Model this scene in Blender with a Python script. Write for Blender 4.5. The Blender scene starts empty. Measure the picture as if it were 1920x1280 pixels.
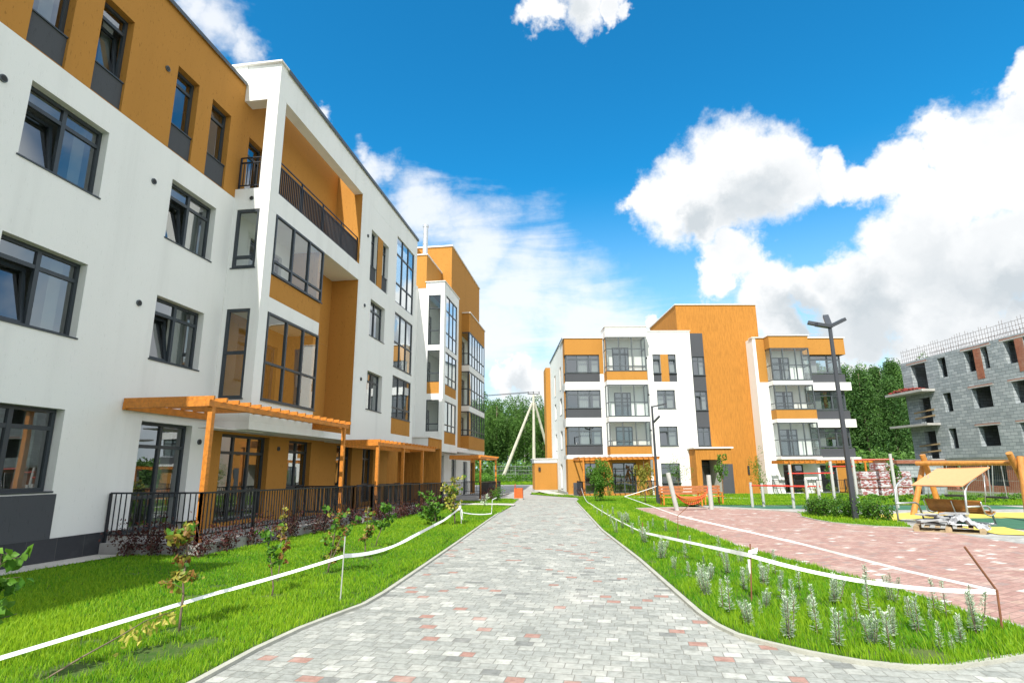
import bpy, bmesh, math, random
import numpy as np
from mathutils import Vector, Matrix
R = math.radians
scene = bpy.context.scene
COL = scene.collection

# ------------------------------------------------------------------ camera
cam_d = bpy.data.cameras.new('camera')
cam = bpy.data.objects.new('camera', cam_d)
COL.objects.link(cam)
cam.location = (0, 0, 1.6)
cam.matrix_world = (Matrix.Translation((0, 0, 1.6)) @ Matrix.Rotation(R(7.8), 4, 'Z')
                    @ Matrix.Rotation(R(90 + 12.63), 4, 'X') @ Matrix.Rotation(R(-0.5), 4, 'Z'))
cam_d.sensor_width = 36.0
cam_d.lens = 1066.7 / 1920 * 36
cam_d.clip_start = 0.1
cam_d.clip_end = 3000
scene.camera = cam

# ------------------------------------------------------------------ light
SUN_TO = Vector((-0.145, -0.89, 1.0)).normalized()       # direction towards the sun
SUN_EL = math.asin(SUN_TO.z)
SUN_AZ = math.atan2(SUN_TO.x, SUN_TO.y)                   # clockwise from +Y
sun_d = bpy.data.lights.new('sun', 'SUN')
sun_d.energy = 3.5
sun_d.angle = R(0.5)
sun_d.color = (1.0, 0.95, 0.86)
sun = bpy.data.objects.new('sun', sun_d)
sun.rotation_euler = (-SUN_TO).to_track_quat('-Z', 'Y').to_euler()
sun.location = (-20, -60, 60)
COL.objects.link(sun)

scene.view_settings.view_transform = 'Standard'
scene.view_settings.look = 'None'
scene.view_settings.exposure = 0.88
scene.view_settings.gamma = 1.0
scene.view_settings.use_curve_mapping = False
try:
    scene.cycles.max_bounces = 8
    scene.cycles.transparent_max_bounces = 16
    scene.cycles.caustics_reflective = False
    scene.cycles.caustics_refractive = False
except Exception:
    pass


class NT:
    """small helper for node trees"""
    def __init__(s, tree):
        s.t = tree; s.n = tree.nodes; s.l = tree.links

    def add(s, typ, **kw):
        n = s.n.new(typ)
        for k, v in kw.items():
            setattr(n, k, v)
        return n

    def link(s, a, b):
        s.l.new(a, b)

    def put(s, sock, v):
        if hasattr(v, 'is_linked') or hasattr(v, 'links'):
            s.l.new(v, sock)
        else:
            sock.default_value = v

    def math(s, op, a, b=0.0, c=None, clamp=False):
        n = s.add('ShaderNodeMath', operation=op); n.use_clamp = clamp
        s.put(n.inputs[0], a); s.put(n.inputs[1], b)
        if c is not None: s.put(n.inputs[2], c)
        return n.outputs[0]

    def vmath(s, op, a, b=(0, 0, 0)):
        n = s.add('ShaderNodeVectorMath', operation=op)
        s.put(n.inputs[0], a); s.put(n.inputs[1], b)
        return n

    def mix(s, fac, a, b, mode='MIX'):
        n = s.add('ShaderNodeMix', data_type='RGBA', blend_type=mode)
        s.put(n.inputs[0], fac); s.put(n.inputs[6], a); s.put(n.inputs[7], b)
        return n.outputs[2]

    def noise(s, vec, scale, detail=3.0, rough=0.5, dist=0.0, dim='3D'):
        n = s.add('ShaderNodeTexNoise', noise_dimensions=dim)
        if vec is not None: s.link(vec, n.inputs['Vector'])
        n.inputs['Scale'].default_value = scale; n.inputs['Detail'].default_value = detail
        n.inputs['Roughness'].default_value = rough; n.inputs['Distortion'].default_value = dist
        return n

    def smooth(s, v, a, b, lo=0.0, hi=1.0, typ='SMOOTHSTEP'):
        n = s.add('ShaderNodeMapRange', interpolation_type=typ)
        s.put(n.inputs['Value'], v); n.inputs['From Min'].default_value = a; n.inputs['From Max'].default_value = b
        n.inputs['To Min'].default_value = lo; n.inputs['To Max'].default_value = hi
        return n.outputs['Result']


# ------------------------------------------------------------------ sky (world) with clouds
def cam_dir(px, py):
    v = cam.matrix_world.to_3x3() @ Vector((px - 960, 640 - py, -1066.7))
    return v.normalized()


world = bpy.data.worlds.new('World')
scene.world = world
world.use_nodes = True
W = NT(world.node_tree)
W.n.clear()
wout = W.add('ShaderNodeOutputWorld'); bg = W.add('ShaderNodeBackground')
bg.inputs['Strength'].default_value = 0.15
sky = W.add('ShaderNodeTexSky', sky_type='NISHITA')
sky.sun_disc = False
sky.sun_elevation = SUN_EL; sky.sun_rotation = SUN_AZ
sky.air_density = 1.0; sky.dust_density = 0.6; sky.ozone_density = 2.5
hsv = W.add('ShaderNodeHueSaturation')
hsv.inputs['Saturation'].default_value = 1.2; hsv.inputs['Value'].default_value = 1.0
hsv.inputs['Hue'].default_value = 0.495
W.link(sky.outputs[0], hsv.inputs['Color'])
skyb = W.mix(1.0, hsv.outputs[0], (0.125, 0.74, 0.85, 1), 'MULTIPLY')
tc = W.add('ShaderNodeTexCoord')
D = tc.outputs['Generated']
# distortion of the look-up direction gives ragged cloud outlines
n1 = W.noise(D, 5.0, 6.0, 0.62)
n2 = W.noise(D, 22.0, 5.0, 0.6)
off = W.vmath('SCALE', W.vmath('SUBTRACT', n1.outputs['Color'], (0.5, 0.5, 0.5)).outputs[0]); off.inputs['Scale'].default_value = 0.16
off2 = W.vmath('SCALE', W.vmath('SUBTRACT', n2.outputs['Color'], (0.5, 0.5, 0.5)).outputs[0]); off2.inputs['Scale'].default_value = 0.05
DD = W.vmath('ADD', W.vmath('ADD', D, off.outputs[0]).outputs[0], off2.outputs[0]).outputs[0]


def blobs(lst, vec):
    f = None
    for px, py, r in lst:
        d = cam_dir(px, py)
        rr = (cam_dir(px + r, py) - d).length
        dist = W.vmath('DISTANCE', vec, tuple(d)).outputs['Value']
        v = W.math('SUBTRACT', 1.0, W.math('DIVIDE', dist, rr))
        f = v if f is None else W.math('MAXIMUM', f, v)
    return f


cumulus = [(1400, 335, 130), (1300, 385, 95), (1470, 330, 85), (1245, 370, 40), (1350, 420, 70),
           (1555, 335, 55), (1620, 345, 55), (1690, 335, 75), (1790, 275, 80), (1740, 390, 110), (1840, 300, 150), (1905, 150, 65), (1930, 200, 80),
           (1680, 475, 100), (1590, 540, 75), (1800, 500, 180), (1380, 500, 65), (1900, 450, 170),
           (1340, 540, 45), (1440, 570, 75), (1600, 610, 100), (1780, 620, 130), (1690, 550, 110), (1520, 560, 60),
           (1925, 600, 110), (975, 690, 48), (938, 668, 22), (1005, 705, 42), (1220, 600, 24),
           (1060, 8, 55), (1000, 40, 40), (1125, 25, 28), (940, 715, 35),
           (1460, 645, 60), (1640, 700, 60)]
fld = blobs(cumulus, DD)
fine = W.noise(D, 34.0, 5.0, 0.62)
fld2 = W.math('ADD', fld, W.math('MULTIPLY', W.math('SUBTRACT', fine.outputs['Fac'], 0.5), 0.62))
m_cum = W.smooth(fld2, -0.14, 0.36)
# thin high veil, streaked
sep = W.add('ShaderNodeSeparateXYZ'); W.link(D, sep.inputs[0])
smap = W.add('ShaderNodeMapping'); smap.inputs['Scale'].default_value = (1.3, 1.3, 6.0)
smap.inputs['Rotation'].default_value = (0, R(24), R(-20)); W.link(D, smap.inputs[0])
vn = W.noise(smap.outputs[0], 3.0, 8.0, 0.62, 0.6)
veil = blobs([(720, 340, 50), (790, 400, 80), (880, 460, 120), (980, 530, 150), (1080, 590, 150), (930, 620, 170), (1150, 660, 170),
              (400, 50, 95), (450, 100, 60), (1000, 720, 150), (350, 15, 60), (620, 195, 22), (700, 300, 40), (1350, 690, 170),
              (620, 205, 18)], DD)
m_veil = W.smooth(W.math('ADD', veil, W.math('MULTIPLY', W.math('SUBTRACT', vn.outputs['Fac'], 0.5), 1.3)), -0.02, 0.80, 0.0, 0.82)
# added clouds outside the view, dense and bright for fill and window reflections
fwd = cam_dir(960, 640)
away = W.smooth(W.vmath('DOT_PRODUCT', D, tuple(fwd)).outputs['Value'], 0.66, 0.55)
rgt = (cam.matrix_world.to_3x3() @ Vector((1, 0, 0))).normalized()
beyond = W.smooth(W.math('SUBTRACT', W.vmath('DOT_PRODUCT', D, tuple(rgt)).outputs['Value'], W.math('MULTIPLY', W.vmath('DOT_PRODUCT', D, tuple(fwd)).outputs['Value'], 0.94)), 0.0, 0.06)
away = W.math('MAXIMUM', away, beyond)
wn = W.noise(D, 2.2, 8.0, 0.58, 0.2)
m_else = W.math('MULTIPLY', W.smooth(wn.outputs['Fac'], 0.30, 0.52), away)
# near the horizon more haze-white
hz = W.smooth(sep.outputs['Z'], 0.48, 0.02, 0.0, 0.78)
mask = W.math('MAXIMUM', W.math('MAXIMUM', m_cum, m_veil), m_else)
# cloud tone: thick parts and undersides greyer
shade = W.noise(DD, 4.0, 5.0, 0.5)
under = blobs([(1410, 385, 95), (1320, 430, 50), (1800, 545, 210), (1640, 590, 150), (1500, 610, 90), (1920, 520, 120), (975, 715, 45), (1050, 30, 40)], DD)
dark = W.math('MULTIPLY', W.smooth(under, 0.0, 0.7), W.smooth(shade.outputs['Fac'], 0.30, 0.62))
rA = W.noise(DD, 6.5, 3.0, 0.45); rB = W.noise(W.vmath('ADD', DD, (-0.014, -0.03, 0.045)).outputs[0], 6.5, 3.0, 0.45)
relief = W.smooth(W.math('SUBTRACT', rA.outputs['Fac'], rB.outputs['Fac']), -0.10, 0.10, 1.0, 0.0, 'LINEAR')
dark = W.math('ADD', W.math('MULTIPLY', dark, 0.85), W.math('MULTIPLY', W.math('MULTIPLY', relief, W.smooth(fld, 0.1, 0.5)), 0.36), clamp=True)
ccol = W.mix(dark, (3.95, 3.98, 4.0, 1), (2.4, 2.62, 2.78, 1))
ccol = W.mix(m_else, ccol, (4.75, 4.95, 5.1, 1))  # unseen added clouds set brighter to lift fill on the shaded left facade
skyc = W.mix(hz, skyb, (3.0, 3.75, 4.1, 1))
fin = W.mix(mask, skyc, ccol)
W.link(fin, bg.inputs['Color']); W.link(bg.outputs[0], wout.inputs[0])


# ------------------------------------------------------------------ materials
MATS = {}


def mat(name, col, rough=0.6, metal=0.0, var=0.0, vscale=8.0, bump=0.0, bscale=60.0, stretch=None, emit=None, spec=0.5):
    if name in MATS: return MATS[name]
    m = bpy.data.materials.new(name); m.use_nodes = True
    t = NT(m.node_tree); b = t.n['Principled BSDF']
    b.inputs['Base Color'].default_value = (*col, 1); b.inputs['Roughness'].default_value = rough
    b.inputs['Metallic'].default_value = metal
    b.inputs['Specular IOR Level'].default_value = spec
    c = t.add('ShaderNodeTexCoord').outputs['Object']
    if stretch:
        mp = t.add('ShaderNodeMapping'); mp.inputs['Scale'].default_value = stretch; t.link(c, mp.inputs[0]); c = mp.outputs[0]
    if var > 0:
        n = t.noise(c, vscale, 5, 0.6)
        f = t.smooth(n.outputs['Fac'], 0.3, 0.7, 0, 1, 'LINEAR')
        lo = tuple(x * (1 - var) for x in col) + (1,); hi = tuple(min(1, x * (1 + var)) for x in col) + (1,)
        t.link(t.mix(f, lo, hi), b.inputs['Base Color'])
    if bump > 0:
        n = t.noise(c, bscale, 4, 0.6)
        bp = t.add('ShaderNodeBump'); bp.inputs['Strength'].default_value = bump; bp.inputs['Distance'].default_value = 0.02
        t.link(n.outputs['Fac'], bp.inputs['Height']); t.link(bp.outputs[0], b.inputs['Normal'])
    MATS[name] = m
    return m


def plaster(name, col, groove=0.5, dirt=0.05, streak=0.0):
    """render with short vertical scratches and faint rain streaks"""
    m = bpy.data.materials.new(name); m.use_nodes = True
    t = NT(m.node_tree); b = t.n['Principled BSDF']; b.inputs['Roughness'].default_value = 0.85
    b.inputs['Specular IOR Level'].default_value = 0.2
    o = t.add('ShaderNodeTexCoord').outputs['Object']
    mp = t.add('ShaderNodeMapping'); mp.inputs['Scale'].default_value = (26, 26, 6); t.link(o, mp.inputs[0])
    g = t.noise(mp.outputs[0], 1.0, 3, 0.6)
    gm = t.smooth(g.outputs['Fac'], 0.60, 0.70)
    mp2 = t.add('ShaderNodeMapping'); mp2.inputs['Scale'].default_value = (1.6, 1.6, 0.12); t.link(o, mp2.inputs[0])
    s = t.noise(mp2.outputs[0], 1.0, 5, 0.65)
    c1 = t.mix(t.math('MULTIPLY', gm, groove), (*col, 1), tuple(x * 0.55 for x in col) + (1,))
    c2 = t.mix(t.math('MULTIPLY', t.smooth(s.outputs['Fac'], 0.45, 0.8), dirt * 2), c1, tuple(x * 0.6 for x in col) + (1,))
    big = t.noise(o, 0.35, 3, 0.5)
    c3 = t.mix(t.smooth(big.outputs['Fac'], 0.3, 0.7, 0.0, dirt), c2, tuple(x * 0.75 for x in col) + (1,))
    if streak:
        mp3 = t.add('ShaderNodeMapping'); mp3.inputs['Scale'].default_value = (13, 13, 1.3); t.link(o, mp3.inputs[0])
        s3 = t.noise(mp3.outputs[0], 1.0, 6, 0.7)
        c3 = t.mix(t.smooth(s3.outputs['Fac'], 0.42, 0.62, 0.0, streak), c3, tuple(x * 0.62 for x in col) + (1,))
    t.link(c3, b.inputs['Base Color'])
    bp = t.add('ShaderNodeBump'); bp.inputs['Strength'].default_value = 0.35; bp.inputs['Distance'].default_value = 0.01
    fb = t.noise(o, 70, 3, 0.6)
    t.link(t.math('SUBTRACT', fb.outputs['Fac'], t.math('MULTIPLY', gm, 0.8)), bp.inputs['Height']); t.link(bp.outputs[0], b.inputs['Normal'])
    MATS[name] = m
    return m


M_WHITE = plaster('white_plaster', (0.80, 0.805, 0.79), 0.12, 0.12)
M_OCHRE = plaster('ochre_plaster', (0.45, 0.212, 0.045), 0.85, 0.12)
M_ORANGE = plaster('orange_scratched_plaster', (0.48, 0.205, 0.038), 0.9, 0.1, 0.6)
M_GREY = plaster('dark_grey_plaster', (0.075, 0.08, 0.09), 0.3, 0.1)
M_INNER = mat('room_wall', (0.66, 0.66, 0.63), 0.9)
M_COPING = mat('coping_metal', (0.74, 0.72, 0.69), 0.5, 0.0)
M_DARKCOP = mat('dark_edge_metal', (0.09, 0.10, 0.11), 0.45, 0.3)
M_FRAME = mat('anthracite_frame', (0.035, 0.045, 0.055), 0.4, 0.1, spec=0.5)
M_FRAMEL = mat('grey_aluminium_frame', (0.085, 0.10, 0.11), 0.4, 0.2)
M_RAIL = mat('railing_steel', (0.02, 0.023, 0.03), 0.45, 0.2)
M_STEEL = mat('galvanised_steel', (0.55, 0.57, 0.58), 0.35, 0.8, 0.15, 5)
M_WOOD = mat('orange_stained_wood', (0.54, 0.19, 0.02), 0.5, 0, 0.25, 2.2, 0.3, 12, (3, 9, 6))
M_LOG = mat('honey_log_wood', (0.50, 0.22, 0.05), 0.45, 0, 0.3, 2.5, 0.2, 12, (6, 6, 1))
M_CONC = mat('concrete', (0.42, 0.41, 0.39), 0.9, 0, 0.15, 3, 0.4, 30)
M_KERB = mat('kerb_concrete', (0.38, 0.38, 0.33), 0.9, 0, 0.12, 4, 0.3, 40)
M_TERR = mat('terrace_concrete', (0.30, 0.29, 0.28), 0.9, 0, 0.2, 2, 0.3, 30)
M_POLE = mat('pole_concrete', (0.52, 0.50, 0.40), 0.9, 0, 0.2, 1.5, 0.3, 20)
M_TAPE = mat('white_tape', (0.82, 0.83, 0.82), 0.5)
M_BLACK = mat('black_rubber', (0.02, 0.02, 0.02), 0.7)
M_STAKE = mat('rusty_stake', (0.22, 0.09, 0.045), 0.8, 0.1, 0.3, 10)
M_RED = mat('red_paint', (0.55, 0.04, 0.02), 0.4)
M_BARS = mat('pale_grey_post', (0.42, 0.43, 0.41), 0.5, 0, 0.1, 4)
M_LAMP = mat('lamp_anthracite', (0.055, 0.06, 0.07), 0.4, 0.3)
M_SEAT = mat('brown_slats', (0.34, 0.15, 0.035), 0.5, 0, 0.3, 4, 0.2, 20)
M_CANVAS = mat('orange_canvas', (0.74, 0.34, 0.16), 0.9, 0, 0.05, 10)
M_SOIL = mat('soil', (0.16, 0.13, 0.09), 1.0, 0, 0.3, 3)
M_BARK = mat('bark', (0.16, 0.12, 0.085), 0.9, 0, 0.3, 6, 0.4, 20)
M_BIRCH = mat('pale_bark', (0.55, 0.53, 0.48), 0.9, 0, 0.3, 6)
M_BRICK2 = mat('wrapped_brick_red', (0.36, 0.07, 0.05), 0.8, 0, 0.4, 9)
M_FILM = mat('white_film', (0.7, 0.7, 0.72), 0.35)
M_SIGNLIGHT = mat('grey_vent', (0.10, 0.10, 0.10), 0.6)


def glass_mat(name, tint, base, gain):
    m = bpy.data.materials.new(name); m.use_nodes = True
    t = NT(m.node_tree); t.n.clear()
    out = t.add('ShaderNodeOutputMaterial')
    tr = t.add('ShaderNodeBsdfTransparent'); tr.inputs[0].default_value = (*tint, 1)
    gl = t.add('ShaderNodeBsdfGlossy'); gl.inputs['Roughness'].default_value = 0.0; gl.inputs['Color'].default_value = (0.92, 0.96, 1, 1)
    o = t.add('ShaderNodeTexCoord').outputs['Object']
    nz = t.noise(o, 0.8, 1, 0.4)
    bp = t.add('ShaderNodeBump'); bp.inputs['Strength'].default_value = 0.06; bp.inputs['Distance'].default_value = 0.05
    t.link(nz.outputs['Fac'], bp.inputs['Height']); t.link(bp.outputs[0], gl.inputs['Normal'])
    ge = t.add('ShaderNodeNewGeometry')
    dp = t.add('ShaderNodeVectorMath', operation='DOT_PRODUCT'); t.link(ge.outputs['Incoming'], dp.inputs[0]); t.link(ge.outputs['Normal'], dp.inputs[1]); dt = t.math('ABSOLUTE', dp.outputs['Value'])
    fr = t.math('ADD', 0.04, t.math('MULTIPLY', t.math('POWER', t.math('SUBTRACT', 1.0, dt, clamp=True), 4.0), 0.9))
    f = t.math('ADD', t.math('MULTIPLY', fr, gain), base, clamp=True)
    mx = t.add('ShaderNodeMixShader'); t.link(f, mx.inputs[0]); t.link(tr.outputs[0], mx.inputs[1]); t.link(gl.outputs[0], mx.inputs[2])
    t.link(mx.outputs[0], out.inputs[0])
    return m


M_GLASS = glass_mat('window_glass', (0.52, 0.57, 0.56), 0.13, 1.9)
M_LGLASS = glass_mat('loggia_glass', (0.86, 0.90, 0.88), 0.03, 1.6)


def wrap_mat():
    m = bpy.data.materials.new('wrapped_bricks'); m.use_nodes = True
    t = NT(m.node_tree); b = t.n['Principled BSDF']; b.inputs['Roughness'].default_value = 0.45
    ob = t.add('ShaderNodeTexCoord').outputs['Object']; oi = t.add('ShaderNodeObjectInfo')
    o = t.vmath('ADD', ob, (0, 0, 0)); t.link(oi.outputs['Location'], o.inputs[1])
    mp = t.add('ShaderNodeMapping'); mp.inputs['Scale'].default_value = (2.2, 2.2, 5.5); t.link(o.outputs[0], mp.inputs[0])
    n = t.noise(mp.outputs[0], 1.6, 5, 0.65, 0.4)
    c = t.mix(t.smooth(n.outputs['Fac'], 0.47, 0.53), (0.30, 0.06, 0.055, 1), (0.62, 0.62, 0.66, 1))
    n2_ = t.noise(ob, 16, 4, 0.6)
    c = t.mix(t.smooth(n2_.outputs['Fac'], 0.4, 0.7, 0, 0.5), c, (0.30, 0.28, 0.30, 1)); t.link(c, b.inputs['Base Color'])
    return m


M_WRAP = wrap_mat()


def leaf_mat(name, c1, c2, trans=0.35, rough=0.5):
    m = bpy.data.materials.new(name); m.use_nodes = True
    t = NT(m.node_tree); t.n.clear()
    out = t.add('ShaderNodeOutputMaterial'); b = t.add('ShaderNodeBsdfPrincipled')
    b.inputs['Roughness'].default_value = rough; b.inputs['Specular IOR Level'].default_value = 0.3
    at = t.add('ShaderNodeAttribute'); at.attribute_name = 'tone'
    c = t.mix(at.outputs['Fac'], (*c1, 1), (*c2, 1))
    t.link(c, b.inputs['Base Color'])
    tl = t.add('ShaderNodeBsdfTranslucent'); t.link(c, tl.inputs[0])
    mx = t.add('ShaderNodeMixShader'); mx.inputs[0].default_value = trans
    t.link(b.outputs[0], mx.inputs[1]); t.link(tl.outputs[0], mx.inputs[2]); t.link(mx.outputs[0], out.inputs[0])
    return m


M_GRASS = leaf_mat('grass_blades', (0.06, 0.27, 0.008), (0.38, 0.56, 0.022), 0.5, 0.55)
M_LEAFG = leaf_mat('green_leaves', (0.04, 0.14, 0.015), (0.14, 0.30, 0.03))
M_LEAFD = leaf_mat('dark_forest_leaves', (0.025, 0.085, 0.015), (0.13, 0.26, 0.045), 0.3)
M_LEAFP = leaf_mat('pine_needles', (0.03, 0.10, 0.022), (0.12, 0.24, 0.05), 0.25)
M_LEAFY = leaf_mat('yellow_leaves', (0.34, 0.36, 0.05), (0.58, 0.52, 0.12))
M_LEAFB = leaf_mat('brown_leaves', (0.20, 0.07, 0.02), (0.32, 0.20, 0.06))
M_LEAFR = leaf_mat('dark_red_leaves', (0.035, 0.012, 0.012), (0.11, 0.03, 0.025), 0.2)
M_LEAFS = leaf_mat('silver_leaves', (0.30, 0.42, 0.27), (0.68, 0.76, 0.62), 0.2, 0.8)
M_LEAFO = leaf_mat('olive_leaves', (0.16, 0.20, 0.03), (0.40, 0.36, 0.06), 0.3)


def ground_mat(name, c1, c2, scale, bump=0.5):
    m = bpy.data.materials.new(name); m.use_nodes = True
    t = NT(m.node_tree); b = t.n['Principled BSDF']; b.inputs['Roughness'].default_value = 0.95
    b.inputs['Specular IOR Level'].default_value = 0.2
    o = t.add('ShaderNodeTexCoord').outputs['Object']
    n = t.noise(o, scale, 8, 0.7); n0 = t.noise(o, scale * 0.06, 3, 0.5)
    f = t.math('ADD', t.math('MULTIPLY', n.outputs['Fac'], 0.6), t.math('MULTIPLY', n0.outputs['Fac'], 0.4))
    t.link(t.mix(t.smooth(f, 0.35, 0.65), (*c1, 1), (*c2, 1)), b.inputs['Base Color'])
    bp = t.add('ShaderNodeBump'); bp.inputs['Strength'].default_value = bump; bp.inputs['Distance'].default_value = 0.03
    t.link(n.outputs['Fac'], bp.inputs['Height']); t.link(bp.outputs[0], b.inputs['Normal'])
    return m


M_LAWN = ground_mat('turf_soil', (0.035, 0.09, 0.012), (0.10, 0.13, 0.04), 9)
M_EARTH = ground_mat('far_earth', (0.06, 0.13, 0.03), (0.15, 0.22, 0.06), 2)
M_ROAD = ground_mat('asphalt', (0.28, 0.27, 0.26), (0.40, 0.39, 0.37), 12)
M_GRAVEL = ground_mat('pale_gravel', (0.42, 0.40, 0.36), (0.62, 0.60, 0.55), 20)
M_GREENR = ground_mat('green_rubber', (0.035, 0.12, 0.075), (0.06, 0.17, 0.11), 60, 0.2)
M_YELR = ground_mat('yellow_rubber', (0.60, 0.46, 0.08), (0.74, 0.60, 0.15), 60, 0.2)


def paver_mat(name, rot, row, wid, palette, mortar, bright=1.0):
    """rows of setts of unequal length; palette = [(upper limit, colour)...] over a random number per sett"""
    m = bpy.data.materials.new(name); m.use_nodes = True
    t = NT(m.node_tree); b = t.n['Principled BSDF']; b.inputs['Roughness'].default_value = 0.8
    b.inputs['Specular IOR Level'].default_value = 0.3
    o = t.add('ShaderNodeTexCoord').outputs['Object']
    mp = t.add('ShaderNodeMapping'); mp.inputs['Rotation'].default_value = (0, 0, rot); t.link(o, mp.inputs[0])
    wob = t.noise(o, 1.3, 2, 0.5)
    sp = t.add('ShaderNodeSeparateXYZ')
    wv = t.vmath('SCALE', t.vmath('SUBTRACT', wob.outputs['Color'], (0.5, 0.5, 0.5)).outputs[0]); wv.inputs['Scale'].default_value = 0.02
    t.link(t.vmath('ADD', mp.outputs[0], wv.outputs[0]).outputs[0], sp.inputs[0])
    yr = t.math('DIVIDE', sp.outputs['Y'], row)
    ri = t.math('FLOOR', yr); fy = t.math('FRACT', yr)
    xw = t.math('ADD', t.math('DIVIDE', sp.outputs['X'], wid), t.math('MULTIPLY', ri, 17.37))
    v1 = t.add('ShaderNodeTexVoronoi', voronoi_dimensions='1D', feature='F1'); v1.inputs['Scale'].default_value = 1.0
    v1.inputs['Randomness'].default_value = 0.62
    v2 = t.add('ShaderNodeTexVoronoi', voronoi_dimensions='1D', feature='DISTANCE_TO_EDGE'); v2.inputs['Scale'].default_value = 1.0
    v2.inputs['Randomness'].default_value = 0.62
    t.link(xw, v1.inputs['W']); t.link(xw, v2.inputs['W'])
    rnd = t.add('ShaderNodeSeparateColor'); t.link(v1.outputs['Color'], rnd.inputs[0])
    cr = t.add('ShaderNodeValToRGB'); cr.color_ramp.interpolation = 'CONSTANT'
    els = cr.color_ramp.elements
    els[0].position = 0; els[0].color = (*palette[0][1], 1)
    els[1].position = palette[0][0]; els[1].color = (*palette[1][1], 1)
    lim = palette[1][0]
    for p in palette[2:]:
        e = els.new(lim); e.color = (*p[1], 1); lim = p[0]
    t.link(rnd.outputs[0], cr.inputs[0])
    gr = t.noise(o, 45, 6, 0.7); st = t.noise(o, 1.1, 6, 0.65); bl = t.noise(o, 14, 5, 0.7)
    c = t.mix(t.smooth(bl.outputs['Fac'], 0.35, 0.7, 0.1, 0.95), cr.outputs[0], (0.62, 0.62, 0.60, 1), 'MULTIPLY')
    c = t.mix(t.smooth(gr.outputs['Fac'], 0.62, 0.72, 0, 0.5), c, (0.66, 0.65, 0.6, 1))
    c = t.mix(t.smooth(st.outputs['Fac'], 0.5, 0.75, 0, 0.35), c, tuple(x * 0.55 for x in palette[0][1]) + (1,))
    c = t.mix(t.smooth(st.outputs['Fac'], 0.5, 0.28, 0, 0.35), c, (0.62, 0.60, 0.55, 1))
    ey = t.math('MULTIPLY', t.math('MINIMUM', fy, t.math('SUBTRACT', 1.0, fy)), row)
    ex = t.math('MULTIPLY', v2.outputs['Distance'], wid)
    e = t.math('MINIMUM', ey, ex)
    jm = t.smooth(e, 0.0015, 0.006)
    c = t.mix(jm, (*mortar, 1), c)
    t.link(c, b.inputs['Base Color'])
    tilt = t.math('MULTIPLY', rnd.outputs[1], 0.25)
    h = t.math('ADD', t.math('MULTIPLY', t.smooth(e, 0.0, 0.014), 0.6), t.math('ADD', tilt, t.math('MULTIPLY', gr.outputs['Fac'], 0.15)))
    bp = t.add('ShaderNodeBump'); bp.inputs['Strength'].default_value = 0.5; bp.inputs['Distance'].default_value = 0.012
    t.link(h, bp.inputs['Height']); t.link(bp.outputs[0], b.inputs['Normal'])
    return m


GREYS = [(0.20, (0.34, 0.355, 0.335)), (0.42, (0.385, 0.40, 0.375)), (0.64, (0.43, 0.44, 0.41)), (0.82, (0.36, 0.375, 0.35)),
         (0.88, (0.52, 0.53, 0.495)), (0.905, (0.23, 0.24, 0.23)), (0.935, (0.40, 0.235, 0.195)), (1.0, (0.30, 0.315, 0.295))]
M_PATH = paver_mat('grey_setts', R(4.0), 0.135, 0.155, GREYS, (0.20, 0.20, 0.18))
REDS = [(0.3, (0.44, 0.27, 0.235)), (0.6, (0.48, 0.30, 0.26)), (0.8, (0.40, 0.235, 0.205)), (0.88, (0.50, 0.34, 0.28)),
        (0.93, (0.36, 0.26, 0.24)), (0.955, (0.70, 0.66, 0.62)), (1.0, (0.42, 0.235, 0.20))]
M_PLAZA = paver_mat('red_setts', R(-38), 0.12, 0.2, REDS, (0.20, 0.15, 0.12))
M_PAVEG = paver_mat('light_grey_pavers', R(-38), 0.2, 0.3, [(0.5, (0.42, 0.42, 0.40)), (0.8, (0.36, 0.37, 0.36)), (1.0, (0.47, 0.47, 0.45))], (0.25, 0.25, 0.24))


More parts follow.
